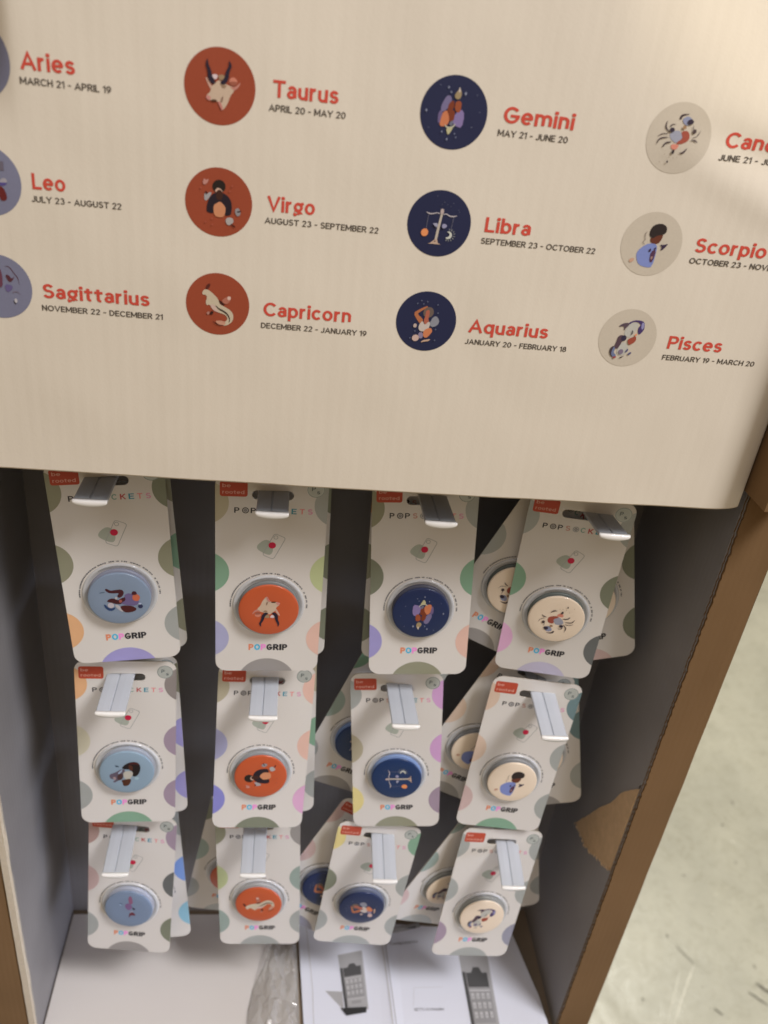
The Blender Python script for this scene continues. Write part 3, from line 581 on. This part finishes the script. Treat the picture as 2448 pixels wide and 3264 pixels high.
# torn patch on the right inner wall where the dark liner has come away
def torn():
    out = [(438, -482), (446, -489), (462, -511), (474, -537), (492, -566), (506, -592), (519.5, -615.5), (511, -613.5), (507, -612), (503, -613.5), (497, -611), (492, -613), (486, -607), (479, -606), (470, -598), (462, -594), (452, -588), (443, -581), (438, -578)]
    P = []
    for i in range(len(out)):
        a = out[i]; b_ = out[(i + 1) % len(out)]
        for k in range(5):
            t = k / 5; j = .9 if 5 < i < 18 else .5
            P.append((a[0] * (1 - t) + b_[0] * t + random.uniform(-j, j), a[1] * (1 - t) + b_[1] * t + random.uniform(-j, j)))
    P = [(max(442.5, y), z) for y, z in P]
    tri = tessellate_polygon([[Vector((y, z, 0)) for y, z in P]])
    bd = B(); V = [(XR - 1.1 - .5 * random.random(), y, z) for y, z in P] ; n = len(P); V2 = [(XR - .4, y, z) for y, z in P]
    bd.add(V, [t if ((P[t[1]][0] - P[t[0]][0]) * (P[t[2]][1] - P[t[0]][1]) - (P[t[2]][0] - P[t[0]][0]) * (P[t[1]][1] - P[t[0]][1])) < 0 else (t[0], t[2], t[1]) for t in tri], M_KRAFT2)
    bd.add(V + V2, [(i, (i + 1) % n, (i + 1) % n + n, i + n) for i in range(n)], M_KRAFT2)
    # lifted pale fibres along the tear
    rim = [p_ for p_ in P[30:-6]]
    for a, b_ in zip(rim[:-1], rim[1:]):
        if random.random() < .8:
            w_ = random.uniform(.8, 2.4); l_ = random.uniform(.5, 1.8)
            bd.add([(XR - 1.4, a[0] + w_, a[1]), (XR - 1.4 - l_, a[0] - .6, a[1] - .4), (XR - 1.4 - l_, b_[0] - .6, b_[1] - .4), (XR - 1.4, b_[0] + w_, b_[1])], [(0, 1, 2, 3)], M_TEAR)
    return put('torn_patch', bd.make('torn_patch'), box, label='torn brown patch where the dark liner is ripped off the right wall')
M_TEAR = mat('torn_fibre', (.72, .54, .34), .95, noise_amt=.2, nscale=300)
torn()
# scraps of a peeled paper label on the top of the right flange
bd = B()
for k in range(9):
    cx, cz = 285 + random.uniform(-3, 5), -188 - k * 3.0 + random.uniform(-3, 3); r = random.uniform(.8, 2.6)
    P = [(cx + r * random.uniform(.5, 1.2) * cos(a * pi / 4), cz + r * random.uniform(.5, 1.3) * sin(a * pi / 4)) for a in range(8)]
    bd.slab([P], 408.5, 408.9, mat('label_scrap', (.50, .44, .38), .8))
put('label_scrap', bd.make('label_scrap'), box, label='torn remains of a pale paper label')

# ------------------------------------------------------------------ twelve hooks
def hook_meshes():
    b1 = B(); L0, L1 = 440.8, 567.8; w = 9.7
    # two slightly domed strips with a groove between and low side rails
    for x0, x1 in ((-w, -.85), (-.35, w)):
        xs = [x0, x0 + .5, (x0 + x1) / 2, x1 - .5, x1]; hs = [.0, .55, .75, .55, .0]
        V = [(x, y, h) for y in (L0, L1) for x, h in zip(xs, hs)] + [(x, y, -1.3) for y in (L0, L1) for x in (x0, x1)]
        F = [(i, i + 1, i + 6, i + 5) for i in range(4)] + [(10, 12, 13, 11), (0, 5, 12, 10), (4, 11, 13, 9), (0, 10, 11, 4, 3, 2, 1), (5, 6, 7, 8, 9, 13, 12)]
        b1.add(V, F, M_PLAST)
    b1.box(-1.3, .1, L0, L1, -1.2, -.25, M_PLAST)
    b2 = B(); n = 18   # rounded lip at the tip: a shallow half moon, thick and glossy
    prof = [(-10.0 + 20.0 * i / n) for i in range(n + 1)]; V = []; F = []
    for x in prof:
        t = math.sqrt(max(0, 1 - (x / 10.1) ** 2)); zb = -.9 - 2.6 * t
        V += [(x, L0 + .6, 1.0), (x, L0 - .9 - .5 * t, .9), (x, L0 - 1.6 - .6 * t, .1), (x, L0 - 1.5 - .5 * t, zb + .6), (x, L0 - .6, zb), (x, L0 + .6, zb + .3)]
    for i in range(n):
        for c_ in range(6): F.append((i * 6 + c_, i * 6 + (c_ + 1) % 6, (i + 1) * 6 + (c_ + 1) % 6, (i + 1) * 6 + c_))
    F += [(5, 4, 3, 2, 1, 0), tuple(n * 6 + c_ for c_ in range(6))]
    b2.add(V, F, M_LIP)
    b3 = B(); b3.box(-11, 11, 566.2, 567.9, -7, 6, M_PLAST)
    return b1.make('hook_strip'), b2.make('end_lip', True), b3.make('hook_plate')
h1, h2, h3 = hook_meshes()
HOOKS = [ # tip x, tip z, depth and height where the front card hangs, sideways angle
 (-111.0, -254.2, 472, -255.8, .9), (-5.9, -255.9, 472, -258.4, -.2), (96.5, -256.0, 487, -262.6, -1.6), (207.5, -258.2, 478, -264.2, -3.0), (-108, -418.9, 481, -419.4, .5), (-5.6, -419.1, 486, -422.6, 0), (95.0, -423.6, 492, -430.0, -.3), (205.6, -432.0, 485, -428.4, -1.4),
 (-112.8, -585.6, 486, -585.0, 1.2), (-7.6, -585.8, 490, -586.0, .4), (98.2, -593.0, 482, -588.4, -1.2), (206.2, -601.0, 479, -591.4, -1.6)]
for x, zt, yc, zc, yaw in HOOKS:
    h = put('hook', h1, box); p_ = max(-.16, min(.17, math.atan2(zc - zt, yc - 438)))
    Mh = Matrix.Translation((x * .001, .438, zt * .001)) @ Matrix.Rotation(radians(yaw), 4, 'Z') @ Matrix.Rotation(p_, 4, 'X') @ Matrix.Translation((0, -.438, 0)); h.matrix_local = Mh
    put('end_lip', h2, h); put('back_plate', h3, h)

# ------------------------------------------------------------------ packages: a white card with a round phone grip, hung on a hook
CW, CH, GV = 70.9, 153.5, 97.7
OUT = rrect(-CW / 2, CW / 2, -CH, 0, 8, 6)
def curl(x, z): return 0
PAL = dict(ol='#7d7558', og='#6c6a52', or_='#d08848', gr='#8a857c', dk='#575450', pu='#8474a8', tan='#9c8a6a', gn='#6a8a6a', la='#8d85a4', yg='#a4a468', sa='#d49078', gb='#83766e', pk='#c080a0', li='#a090a0', be='#b0a080', br='#7a6a62', mv='#8a6e7c', vb='#6c64a8', ro='#b08a80', te='#586c6c', ye='#dca850', mg='#b476a4', pe='#b89478', rb='#9c7466', bl='#5878b4', cy='#6c9cac', gg='#7c8578', pg='#7c7480')
DOTS = {'11': 'ol ol or_ og ol gr pu', '12': 'tan gn la gr yg sa gb', '13': 'ol og pu gr gn sa ol', '14': 'gr gn pk gr og dk li', '21': 'or_ be gr br mv mv gn', '22': 'tan la vb sa sa pk og', '23': 'gr tan ye mg mg mv ol', '24': 'pe pe ro te gr gr gn', '31': 'rb ro gr mv dk og gb', '32': 'ol yg gg gb gg gr gr', '33': 'ye og gr gn gr gr gr', '34': 'gr gr mv gr gr pg gr',
 '14a': 'gr gr gr og gr gr gb', '14b': 'gr gr gr gr og og ro', '24a': 'pe pe gr gr gr gr gb', '24b': 'gr gr gr te te gr gb', '23a': 'gn gg gr gr gg gn gb', '32a': 'og gg gr gr gr gr gr', '33a': 'ro ro gr gr gr gr pg', '34a': 'gg gg ro gr gr gr gr', '34b': 'gr gr gr gr gr gr gr', '31b': 'gr gr gr gr bl cy gr', '21b': 'gr gr gr ol pu pu gr', '22b': 'gr gr gr tan gn gr gb', '11b': 'gr gr or_ ol gn ol gr', '12b': 'gr gr gr og og og gr', '13b': 'or_ ol og gr gr gr gr'}
def dotmat(k):  # the foil's shifting reflections painted in as one fixed colour per dot
    h = PAL[k]; c = lin(h); g_ = sum(c) / 3; c = tuple(v * .72 + g_ * .26 for v in c); c = tuple(min(.85, v / (r) * .76) for v, r in zip(c, lin('#b2a8a0')))
    return mat('foil_' + h.strip('#'), c, .30, metal=.2, noise_amt=.12, nscale=30)
def card_meshes():
    R_ = {}
    hole = rrect(-12.6, 13.6, -17.0, -10.6, 3.1, 5)
    b = B(); b.slab([OUT, hole[::-1]], 0, .7, M_CARD, M_CARDB)
    b.slab([rrect(-CW / 2 + 3, CW / 2 - 3, -CH + 4, -24, 6, 4)], 2.2, 2.9, M_CARD, M_CARDB)      # second leaf folded behind the front
    R_['card'] = b.make('card')
    b = B(); b.flat([rrect(-32.6, -15.4, -15.3, -4.7, 1.6, 4)], -.10, mat('badge_red', (.50, .075, .04), .45)); t = mat('badge_pink', (.74, .40, .33), .5)
    word(b, 'be', -31, -8.9, 5.2, 2.5, -.16, t, .17); word(b, 'rooted', -31, -13.4, 13.6, 2.5, -.16, t, .17); R_['badge'] = b.make('badge')
    b = B(); ex, ez = 27.4, -9; b.flat([circle(ex, ez, 5.6, 30)], -.10, mat('emblem_foil', (.47, .53, .54), .25, metal=.4)); b.flat([circle(ex, ez, 5.0, 30)], -.14, mat('emblem_foil2', (.52, .56, .55), .3, metal=.3))
    word(b, 'P', ex - 2.6, ez - .8, 2.3, 3.0, -.2, ink('#3c4440'), .16); word(b, 's', ex + .6, ez - 3, 2, 2.8, -.2, ink('#3c4440'), .16); R_['emblem'] = b.make('emblem')
    b = B(); xs = -23.6; cols = ['#332f2c', '#332f2c', '#332f2c', '#b07c66', '#8a8478', '#6d8a74', '#a5423c', '#3c7c80', '#cc7a6c', '#c4808c']
    for i, chh in enumerate('POPSOCKETS'):
        x = xs + i * 5.15
        if i == 1 or i == 4:
            b.flat([circle(x + 1.9, -25, 2.15, 22), circle(x + 1.9, -25, 1.55, 22)[::-1]], -.10, ink(cols[i])); b.flat([circle(x + 1.9, -25, 1.1, 18), circle(x + 1.9, -25, .55, 12)[::-1]], -.10, ink('#6c6660')); b.flat([circle(x + 1.9, -25, .3, 10)], -.10, ink(cols[i]))
        else: word(b, chh, x, -26.9, 3.3, 3.9, -.10, ink(cols[i]), .20)
    R_['lettering'] = b.make('lettering'); b = B()
    cols = ['#c8744c', '#3c98a8', '#e078a4', '#1e1b1c', '#1e1b1c', '#1e1b1c', '#1e1b1c']; x = -13
    for chh, cc, w_ in zip('POPGRIP', cols, (3.5, 4.1, 3.5, 4.1, 3.9, 1.5, 3.6)):
        word(b, chh, x, -135.3, w_, 5.2, -.10, ink(cc), .30); x += w_ + .42
    R_['lettering2'] = b.make('lettering')
    b = B(); ic = ink('#8c8676')
    P = rot2(rrect(-4.2, 4.2, -9.2, 9.2, 1.8, 4), radians(-25), 0, 0); P = [(x + 2.2, z - 51.2) for x, z in P]; Pi = rot2(rrect(-3.8, 3.8, -8.8, 8.8, 1.5, 4), radians(-25)); Pi = [(x + 2.2, z - 51.2) for x, z in Pi]
    b.flat([smoothloop([(-10.5, -52), (-3, -45), (2, -50), (1, -58), (-4, -57)])], -.08, ink('#95927a')); b.flat([P, Pi[::-1]], -.10, ic)
    q = rot2([(x - 2, z + 6.6) for x, z in circle(0, 0, 1.5, 14)], radians(-25)); q2 = rot2([(x - 2, z + 6.6) for x, z in circle(0, 0, 1.1, 14)], radians(-25)); b.flat([[(x + 2.2, z - 51.2) for x, z in q], [(x + 2.2, z - 51.2) for x, z in q2][::-1]], -.12, ic)
    b.flat([circle(1.0, -50.4, 2.4, 20)], -.13, mat('dot_red', (.55, .01, .06), .4)); R_['phone_icon'] = b.make('phone_icon')
    # printed ring of tiny type round the grip, drawn as short dashes
    b = B(); rr = random.Random(5); a = radians(-4)
    while a < radians(184):
        w_ = rr.uniform(.012, .05)
        if rr.random() < .86:
            Q = [(25.2 * cos(a), -GV + 25.2 * sin(a)), (25.2 * cos(a + w_), -GV + 25.2 * sin(a + w_)), (26.1 * cos(a + w_), -GV + 26.1 * sin(a + w_)), (26.1 * cos(a), -GV + 26.1 * sin(a))]; b.flat([Q], -.10, ink('#57524c'))
        a += w_ + rr.uniform(.006, .014)
    R_['small_print'] = b.make('small_print')
    b = B(); b.lathe([(24.1, 0), (23.9, -.8), (23.2, -1.1), (22.0, -1.0), (21.6, -.5), (20.9, -.5), (20.6, -.02)], M_RING, 64, 0, -GV)
    a = radians(60)
    while a < radians(122):
        Q = [(22.2 * cos(a), -GV + 22.2 * sin(a)), (22.2 * cos(a + .02), -GV + 22.2 * sin(a + .02)), (22.8 * cos(a + .02), -GV + 22.8 * sin(a + .02)), (22.8 * cos(a), -GV + 22.8 * sin(a))]; b.flat([Q], -1.16, ink('#6c665c')); a += .034
    R_['blister_ring'] = b.make('blister_ring', True)
    return R_
CM = card_meshes()
GRIP = {}
def grip_mesh(kind, ang, colr, side):
    key = (kind, ang)
    if key in GRIP: return GRIP[key]
    b = B(); m = mat('grip_' + colr.strip('#'), tuple(min(.85, v / r * .66) for v, r in zip(lin(colr), lin('#b2a8a0'))), .32, coat=.25, bump=.03, bscale=200); sd = mat('grip_side_' + side.strip('#'), side, .4)
    b.lathe([(20.3, 0), (20.3, -1.9), (19.6, -2.3), (17.5, -2.4), (17.2, -3.2), (18.2, -3.9), (19.4, -4.1), (20.0, -4.6)], sd, 64, 0, -GV)
    b.lathe([(20.0, -4.6), (20.15, -5.3), (19.8, -5.8), (19.2, -6.0), (12, -6.05), (0.01, -6.05)], m, 64, 0, -GV)
    b2 = B(); paint(b2, kind, 0, -GV, 19.0, -6.1, ang)
    GRIP[key] = (b.make('grip', True), b2.make('picture')); return GRIP[key]
BLUE, ORG, NVY, CRM = '#6a727f', '#a04424', '#15203e', '#c4ac94'
KIND = {'11': ('lion', 0, BLUE, '#8a8fa2'), '21': ('mane', 0, '#73808a', '#9ea6b4'), '31': ('bow', 0, '#646d7d', '#aab0c0'),  # blue set row by row, the shade on each put into its colour
        '12': ('bull', radians(180), ORG, '#7c7f80'), '22': ('maiden', radians(100), ORG, '#94989c'), '32': ('goat', radians(62), ORG, '#a8a8aa'),
        '13': ('twins', radians(180), NVY, '#4e5060'), '23': ('scales', radians(96), '#102648', '#7c94c0'), '33': ('bearer', radians(75), NVY, '#6a7288'),
        '14': ('crab', radians(170), CRM, '#68706e'), '24': ('archeress', radians(-8), CRM, '#8c8e90'), '34': ('fishes', radians(-12), CRM, '#90928f')}
POSE = {
'11':(-109.5,472.3,-244.2,-3.4,-1.1,5.7),'12':(-6.9,471.5,-247.0,-0.7,-1.6,1.9),'13':(92.7,486.5,-252.5,-4.6,-4.4,-2.9),'14':(198.5,477.7,-253.0,-0.2,1.4,-9.6),
'21':(-104.8,481.2,-407.9,0.9,-4.3,3.0),'22':(-4.3,486.4,-411.4,1.0,-7.0,1.9),'23':(92.8,491.8,-420.0,-6.2,-5.0,-4.8),'24':(202.1,485.0,-417.0,3.2,-3.9,-3.4),
'31':(-106.7,486.6,-573.6,2.1,-6.8,-3.5),'32':(-6.6,489.9,-574.4,-3.2,-5.5,-2.8),'33':(96.7,482.1,-576.0,4.7,-2.3,-1.1),'34':(202.5,479.0,-577.3,4.0,-5.6,1.1),
'14a':(207.1,491.5,-247.8,22.7,-1.0,-6.5),'14b':(203.4,503.5,-251.9,-13.6,-4.2,-2.6),'24a':(205.1,497.8,-410.8,22.7,-1.5,-3.5),'24b':(201.7,508.9,-413.7,-12.5,-5.1,-4.0),
'23a':(106.3,508.3,-410.8,20.0,-2.0,-1.0),'32a':(-10.0,504.7,-572.7,9.4,0.3,-0.9),'33a':(98.3,494.6,-576.7,25.2,-5.8,-5.8),'34a':(203.7,492.6,-574.6,22.8,2.1,8.7),
'34b':(201.0,503.3,-573.2,-12.1,0.3,2.8),'31b':(-108.6,496.9,-576.7,-4.5,-5.9,1.8),'21b':(-105.9,491.2,-412.0,-2.9,-3.6,1.4),'22b':(-3.7,497.7,-411.6,-2.6,-5.4,0.8),
'11b':(-108.5,483.2,-246.9,-4.3,0.0,4.7),'12b':(-4.9,483.9,-247.4,-2.0,0.0,2.3),'13b':(94.3,498.5,-249.6,-1.9,-3.6,-1.8)}
FIG = {'1': 'blue grey', '2': 'orange', '3': 'navy', '4': 'cream'}
WHAT = {'11': 'a dark red reclining figure', '12': 'a pale bull head with black horns', '13': 'two people in lilac and orange', '14': 'a small crab',
        '21': 'a dark maned head', '22': 'a sideways woman with hair bun', '23': 'sideways balance scales', '24': 'a dark haired girl in a blue dress',
        '31': 'a tiny archer', '32': 'a pale coiled sea goat', '33': 'an orange water carrier', '34': 'two dark curled fishes'}
ROW = {'1': 'top', '2': 'middle', '3': 'bottom'}
BACK = {'14a': 'leaning left behind the crab package in the top row', '14b': 'peeping out right behind the crab package, top row', '24a': 'leaning left behind the blue dress girl package in the middle row', '24b': 'peeping out right behind the blue dress girl package',
        '23a': 'leaning left behind the balance scales package in the middle row', '32a': 'tilted a little left behind the sea goat package in the bottom row', '33a': 'leaning left behind the water carrier package in the bottom row', '34a': 'leaning far left behind the two fishes package in the bottom row',
        '34b': 'mostly hidden to the right behind the two fishes package', '31b': 'with blue foil dots behind the tiny archer package', '21b': 'with purple foil dots, behind the dark maned head package', '22b': 'showing a thin right edge behind the hair bun package',
        '11b': 'showing a thin right edge behind the reclining figure package', '12b': 'showing a thin right edge behind the bull head package', '13b': 'showing a thin left edge behind the two people package'}
for k, (x, y, z, ro, pi_, ya) in POSE.items():
    base = k[:2]; kind, ang, colr, side = KIND[base]
    lab = ('%s row package with %s round grip showing %s' % (ROW[k[0]], FIG[k[1]], WHAT[k])) if len(k) == 2 else '%s grip package ' % FIG[k[1]] + BACK[k]
    t = put('phone_grip_package', None, label=lab, category='phone grip', group='phone grip packages hanging in the display')
    t.empty_display_size = .02
    Rm = Matrix.Rotation(radians(ya), 4, 'Z') @ Matrix.Rotation(radians(pi_), 4, 'X') @ Matrix.Rotation(radians(ro), 4, 'Y')
    t.matrix_world = Matrix.Translation(W(x, y, z)) @ Rm
    put('card', CM['card'], t)
    for nm in ('badge', 'emblem', 'lettering', 'lettering2', 'phone_icon', 'small_print', 'blister_ring'): put(nm.rstrip('2'), CM[nm], t)
    cl = DOTS[k].split()
    spots_ = [(-CW / 2 - 7, -20, 15.5), (-CW / 2 - 7, -72, 16), (-CW / 2 - 7, -125, 16), (CW / 2 + 7, -20, 15.5), (CW / 2 + 7, -72, 16), (CW / 2 + 7, -125, 16), (0, -CH - 9, 20)]
    for (cx, cz, r), c_ in zip(spots_, cl):
        P = clip(circle(cx, cz, r, 72), OUT)
        if len(P) > 3: b = B(); b.flat([P], -.06, dotmat(c_)); put('foil_dot', b.make('foil_dot'), t)
    g1, g2 = grip_mesh(kind, ang, colr, side)
    g = put('grip', g1, t); put('picture', g2, g)

# ------------------------------------------------------------------ things lying in the tray
def sheet(name, loop, z0, m, thick, hf, **props):
    """horizontal paper: grid-cut polygon following a height function"""
    bm = bmesh.new(); vs = [bm.verts.new((x, y, 0)) for x, y in loop]; bm.faces.new(vs)
    x0 = min(p[0] for p in loop); x1 = max(p[0] for p in loop); y0 = min(p[1] for p in loop); y1 = max(p[1] for p in loop)
    for i in range(1, 24): bmesh.ops.bisect_plane(bm, geom=bm.verts[:] + bm.edges[:] + bm.faces[:], plane_co=(x0 + (x1 - x0) * i / 24, 0, 0), plane_no=(1, 0, 0))
    for i in range(1, 14): bmesh.ops.bisect_plane(bm, geom=bm.verts[:] + bm.edges[:] + bm.faces[:], plane_co=(0, y0 + (y1 - y0) * i / 14, 0), plane_no=(0, 1, 0))
    bm.normal_update()
    if bm.faces[0:] and list(bm.faces)[0].normal.z < 0: bmesh.ops.reverse_faces(bm, faces=bm.faces[:])
    bm.verts.ensure_lookup_table(); V = [(v.co.x, v.co.y, z0 + hf(v.co.x, v.co.y)) for v in bm.verts]; F = [tuple(v.index for v in f.verts) for f in bm.faces]; bm.free()
    n = len(V); V += [(a, b_, c_ - thick) for a, b_, c_ in V]
    from collections import Counter
    ec = Counter()
    for f in F:
        for i in range(len(f)): ec[frozenset((f[i], f[(i + 1) % len(f)]))] += 1
    F2 = list(F) + [tuple(a + n for a in f[::-1]) for f in F]
    for f in F:
        for i in range(len(f)):
            a, b_ = f[i], f[(i + 1) % len(f)]
            if ec[frozenset((a, b_))] == 1: F2.append((b_, a, a + n, b_ + n))
    me = mesh(name, V, F2, [m]); 
    o = put(name, me, None, **props); o.location = W(0, 0, 0); return o
lin_h = lambda x, y: .5 * sin(x * .03) + .6 * cos(y * .05)
sheet('white_board_insert', [(-188, 562), (-20, 562), (14, 530), (6, 505), (-4, 482), (-7, 462), (-6, 400), (-188, 400)], ZB + 2.6, M_LINER, 1.2, lin_h, label='plain white board insert lying flat on the left of the display tray', category='board')
SH = lambda x, y: 3.2 + 1.6 * math.exp(-((x - 128) / 7) ** 2) + 3 * math.exp(-((x - 275) / 25) ** 2) + .8 * sin(y * .05 + x * .02)
s_ = sheet('instruction_sheet', [(38.5, 556), (262, 540), (276, 470), (282, 400), (49, 400), (45.7, 448)], ZB + 1.4, M_PAPER, .25, SH, label='folded bluish white instruction sheet with grey pictures of the display, lying in the tray', category='paper')
def onsheet(name, polys, **props):
    b = B()
    for loop, m in polys:
        # subdivide edges so prints follow the paper
        L = []
        for i in range(len(loop)):
            a = loop[i]; c_ = loop[(i + 1) % len(loop)]; n = max(1, int(hypot(c_[0] - a[0], c_[1] - a[1]) / 6))
            L += [(a[0] + (c_[0] - a[0]) * k / n, a[1] + (c_[1] - a[1]) * k / n) for k in range(n)]
        k0 = len(b.V); b.tri_horizontal(L, 0, m)
        for i in range(k0, len(b.V)): x, y, z = b.V[i]; b.V[i] = (x, y, ZB + 1.4 + SH(x, y) + .18 + .05 * polys.index((loop, m)))
    return put(name, b.make(name), s_, **props)
G1, G2, G3, G4, G5 = (mat('toner_%d' % i, (v, v, v * 1.04), .6) for i, v in enumerate((.42, .33, .09, .03, .56)))
def line(x0, y0, x1, y1, w, m):
    d = hypot(x1 - x0, y1 - y0); nx, ny = -(y1 - y0) / d * w / 2, (x1 - x0) / d * w / 2
    return ([(x0 + nx, y0 + ny), (x1 + nx, y1 + ny), (x1 - nx, y1 - ny), (x0 - nx, y0 - ny)], m)
def ln(u, v, q):   # bilinear in a quad q: TL,TR,BR,BL
    a = [q[0][i] * (1 - u) + q[1][i] * u for i in (0, 1)]; b_ = [q[3][i] * (1 - u) + q[2][i] * u for i in (0, 1)]; return (a[0] * (1 - v) + b_[0] * v, a[1] * (1 - v) + b_[1] * v)
def stand_picture(q, base, head):
    Q = lambda u0, u1, v0, v1, m: ([ln(u0, v0, q), ln(u1, v0, q), ln(u1, v1, q), ln(u0, v1, q)], m)
    P = [(q, G1), Q(.0, .12, .25, .97, G3), Q(.14, .88, .30, .42, G3), ([ln(.14, .31, q), ln(.14, .26, q), ln(.32, .26, q), ln(.42, .20, q), ln(.62, .20, q), ln(.70, .26, q), ln(.88, .26, q), ln(.88, .31, q)], G3), Q(.13, .90, .43, .79, G2), Q(.15, .88, .445, .465, G5)]
    for r in range(3):
        for c_ in range(4):
            u, v = .18 + c_ * .18, .485 + r * .10; P.append(Q(u, u + .11, v, v + .06, G5)); P.append(Q(u + .03, u + .09, v + .025, v + .05, G1))
    P += [Q(.13, .9, .80, .93, G1), Q(.15, .88, .815, .825, G5), Q(.3, .72, .85, .90, G2)]
    return P
q1 = [(79.4, 514.2), (103.8, 519.3), (107.1, 460.2), (85, 458.3)]
P = [([(66.3, 478.3), (82.6, 477.3), (83.5, 462.5), (82, 461.5)], G1)] + stand_picture(q1, 0, 0) + [([(80.8, 461), (105.2, 461.6), (104.8, 456.5), (86, 454)], G4)]
onsheet('picture', P, label='small grey picture of the display stand on the left page')
q2 = [(203, 520), (233, 520), (231.2, 425), (204.5, 425)]
onsheet('picture', stand_picture(q2, 0, 0), label='large grey picture of the display stand on the right page')
fr = [line(47.8, 545, 54, 480, .7, G5), line(54, 480, 56.5, 402, .7, G5), line(124.2, 540, 131.5, 402, 1.3, G5), line(127.4, 540, 134.6, 402, .8, G1)]
fr += [line(153, 480, 181.7, 480.5, .3, G5), line(150.5, 462, 153, 480, .3, G5)]
onsheet('ruled_lines', fr)
b = B()
word(b, 'Components', 133, 524.8, 29.5, 3.2, 0, mat('toner_text', (.10, .10, .12), .6), .13, radians(6), None, True)
word(b, 'SETS (1) Header', 150.7, 457.6, 29.6, 2.6, 0, mat('toner_text', (.10, .10, .12), .6), .13, 0, None, True)
for i, (x, y, z) in enumerate(b.V): b.V[i] = (x, y, ZB + 1.4 + SH(x, y) + .25)
put('lettering', b.make('lettering'), s_)
hd = [([(131, 544), (166, 550), (167, 545), (131, 537)], G1)]
x = 135
while x < 162: w_ = random.uniform(1.2, 3); hd.append(line(x, 541.2 + (x - 135) * .14, x + w_, 541.2 + (x + w_ - 135) * .14, 2.2, G4)); x += w_ + .8
onsheet('title_bar', hd)

# clear crumpled bag between insert and sheet
def bag():
    def half(y):   # left and right limits at depth y
        t = max(0, min(1, (545 - y) / 95)); return 14 + (-8 - 14) * t ** .7 - 2 * sin(t * 3), 38 + 4 * t
    V = []; F = []; nx, ny = 15, 26; rb = random.Random(8)
    for side in (1, 0):
        for j in range(ny + 1):
            y = 548 - 150 * j / ny; a, b_ = half(y)
            for i in range(nx + 1):
                u = i / nx; x = a + (b_ - a) * u; edge = i in (0, nx) or j in (0, ny); dome = (max(0, 1 - abs(2 * u - 1) ** 2.6)) ** .6 * (1 - abs(2 * j / ny - 1) ** 6)
                if not edge: x += rb.uniform(-1.1, 1.1); y_ = y + rb.uniform(-2.4, 2.4)
                else: y_ = y
                z = ZB + 1.2 + dome * (11 + 6 * noise.noise(Vector((x * .05, y * .03, 1))) + 7 * abs(noise.noise(Vector((x * .10, y * .03, 4)))) + (0 if edge else rb.uniform(-1.3, 1.3))) if side else ZB + .9
                V.append((x, y_, z))
    m = (nx + 1) * (ny + 1)
    for s2 in (0, 1):
        for j in range(ny):
            for i in range(nx):
                a = s2 * m + j * (nx + 1) + i
                for f in (((a, a + nx + 1, a + nx + 2), (a, a + nx + 2, a + 1)) if (i + j) % 2 else ((a, a + nx + 1, a + 1), (a + 1, a + nx + 1, a + nx + 2))): F.append(f if s2 == 0 else f[::-1])
    o = put('plastic_bag', mesh('plastic_bag', V, F, [M_BAG], None, False), None, label='crumpled clear plastic bag lying in the tray beside the instruction sheet', category='plastic bag'); o.location = W(0, 0, 0)
bag()
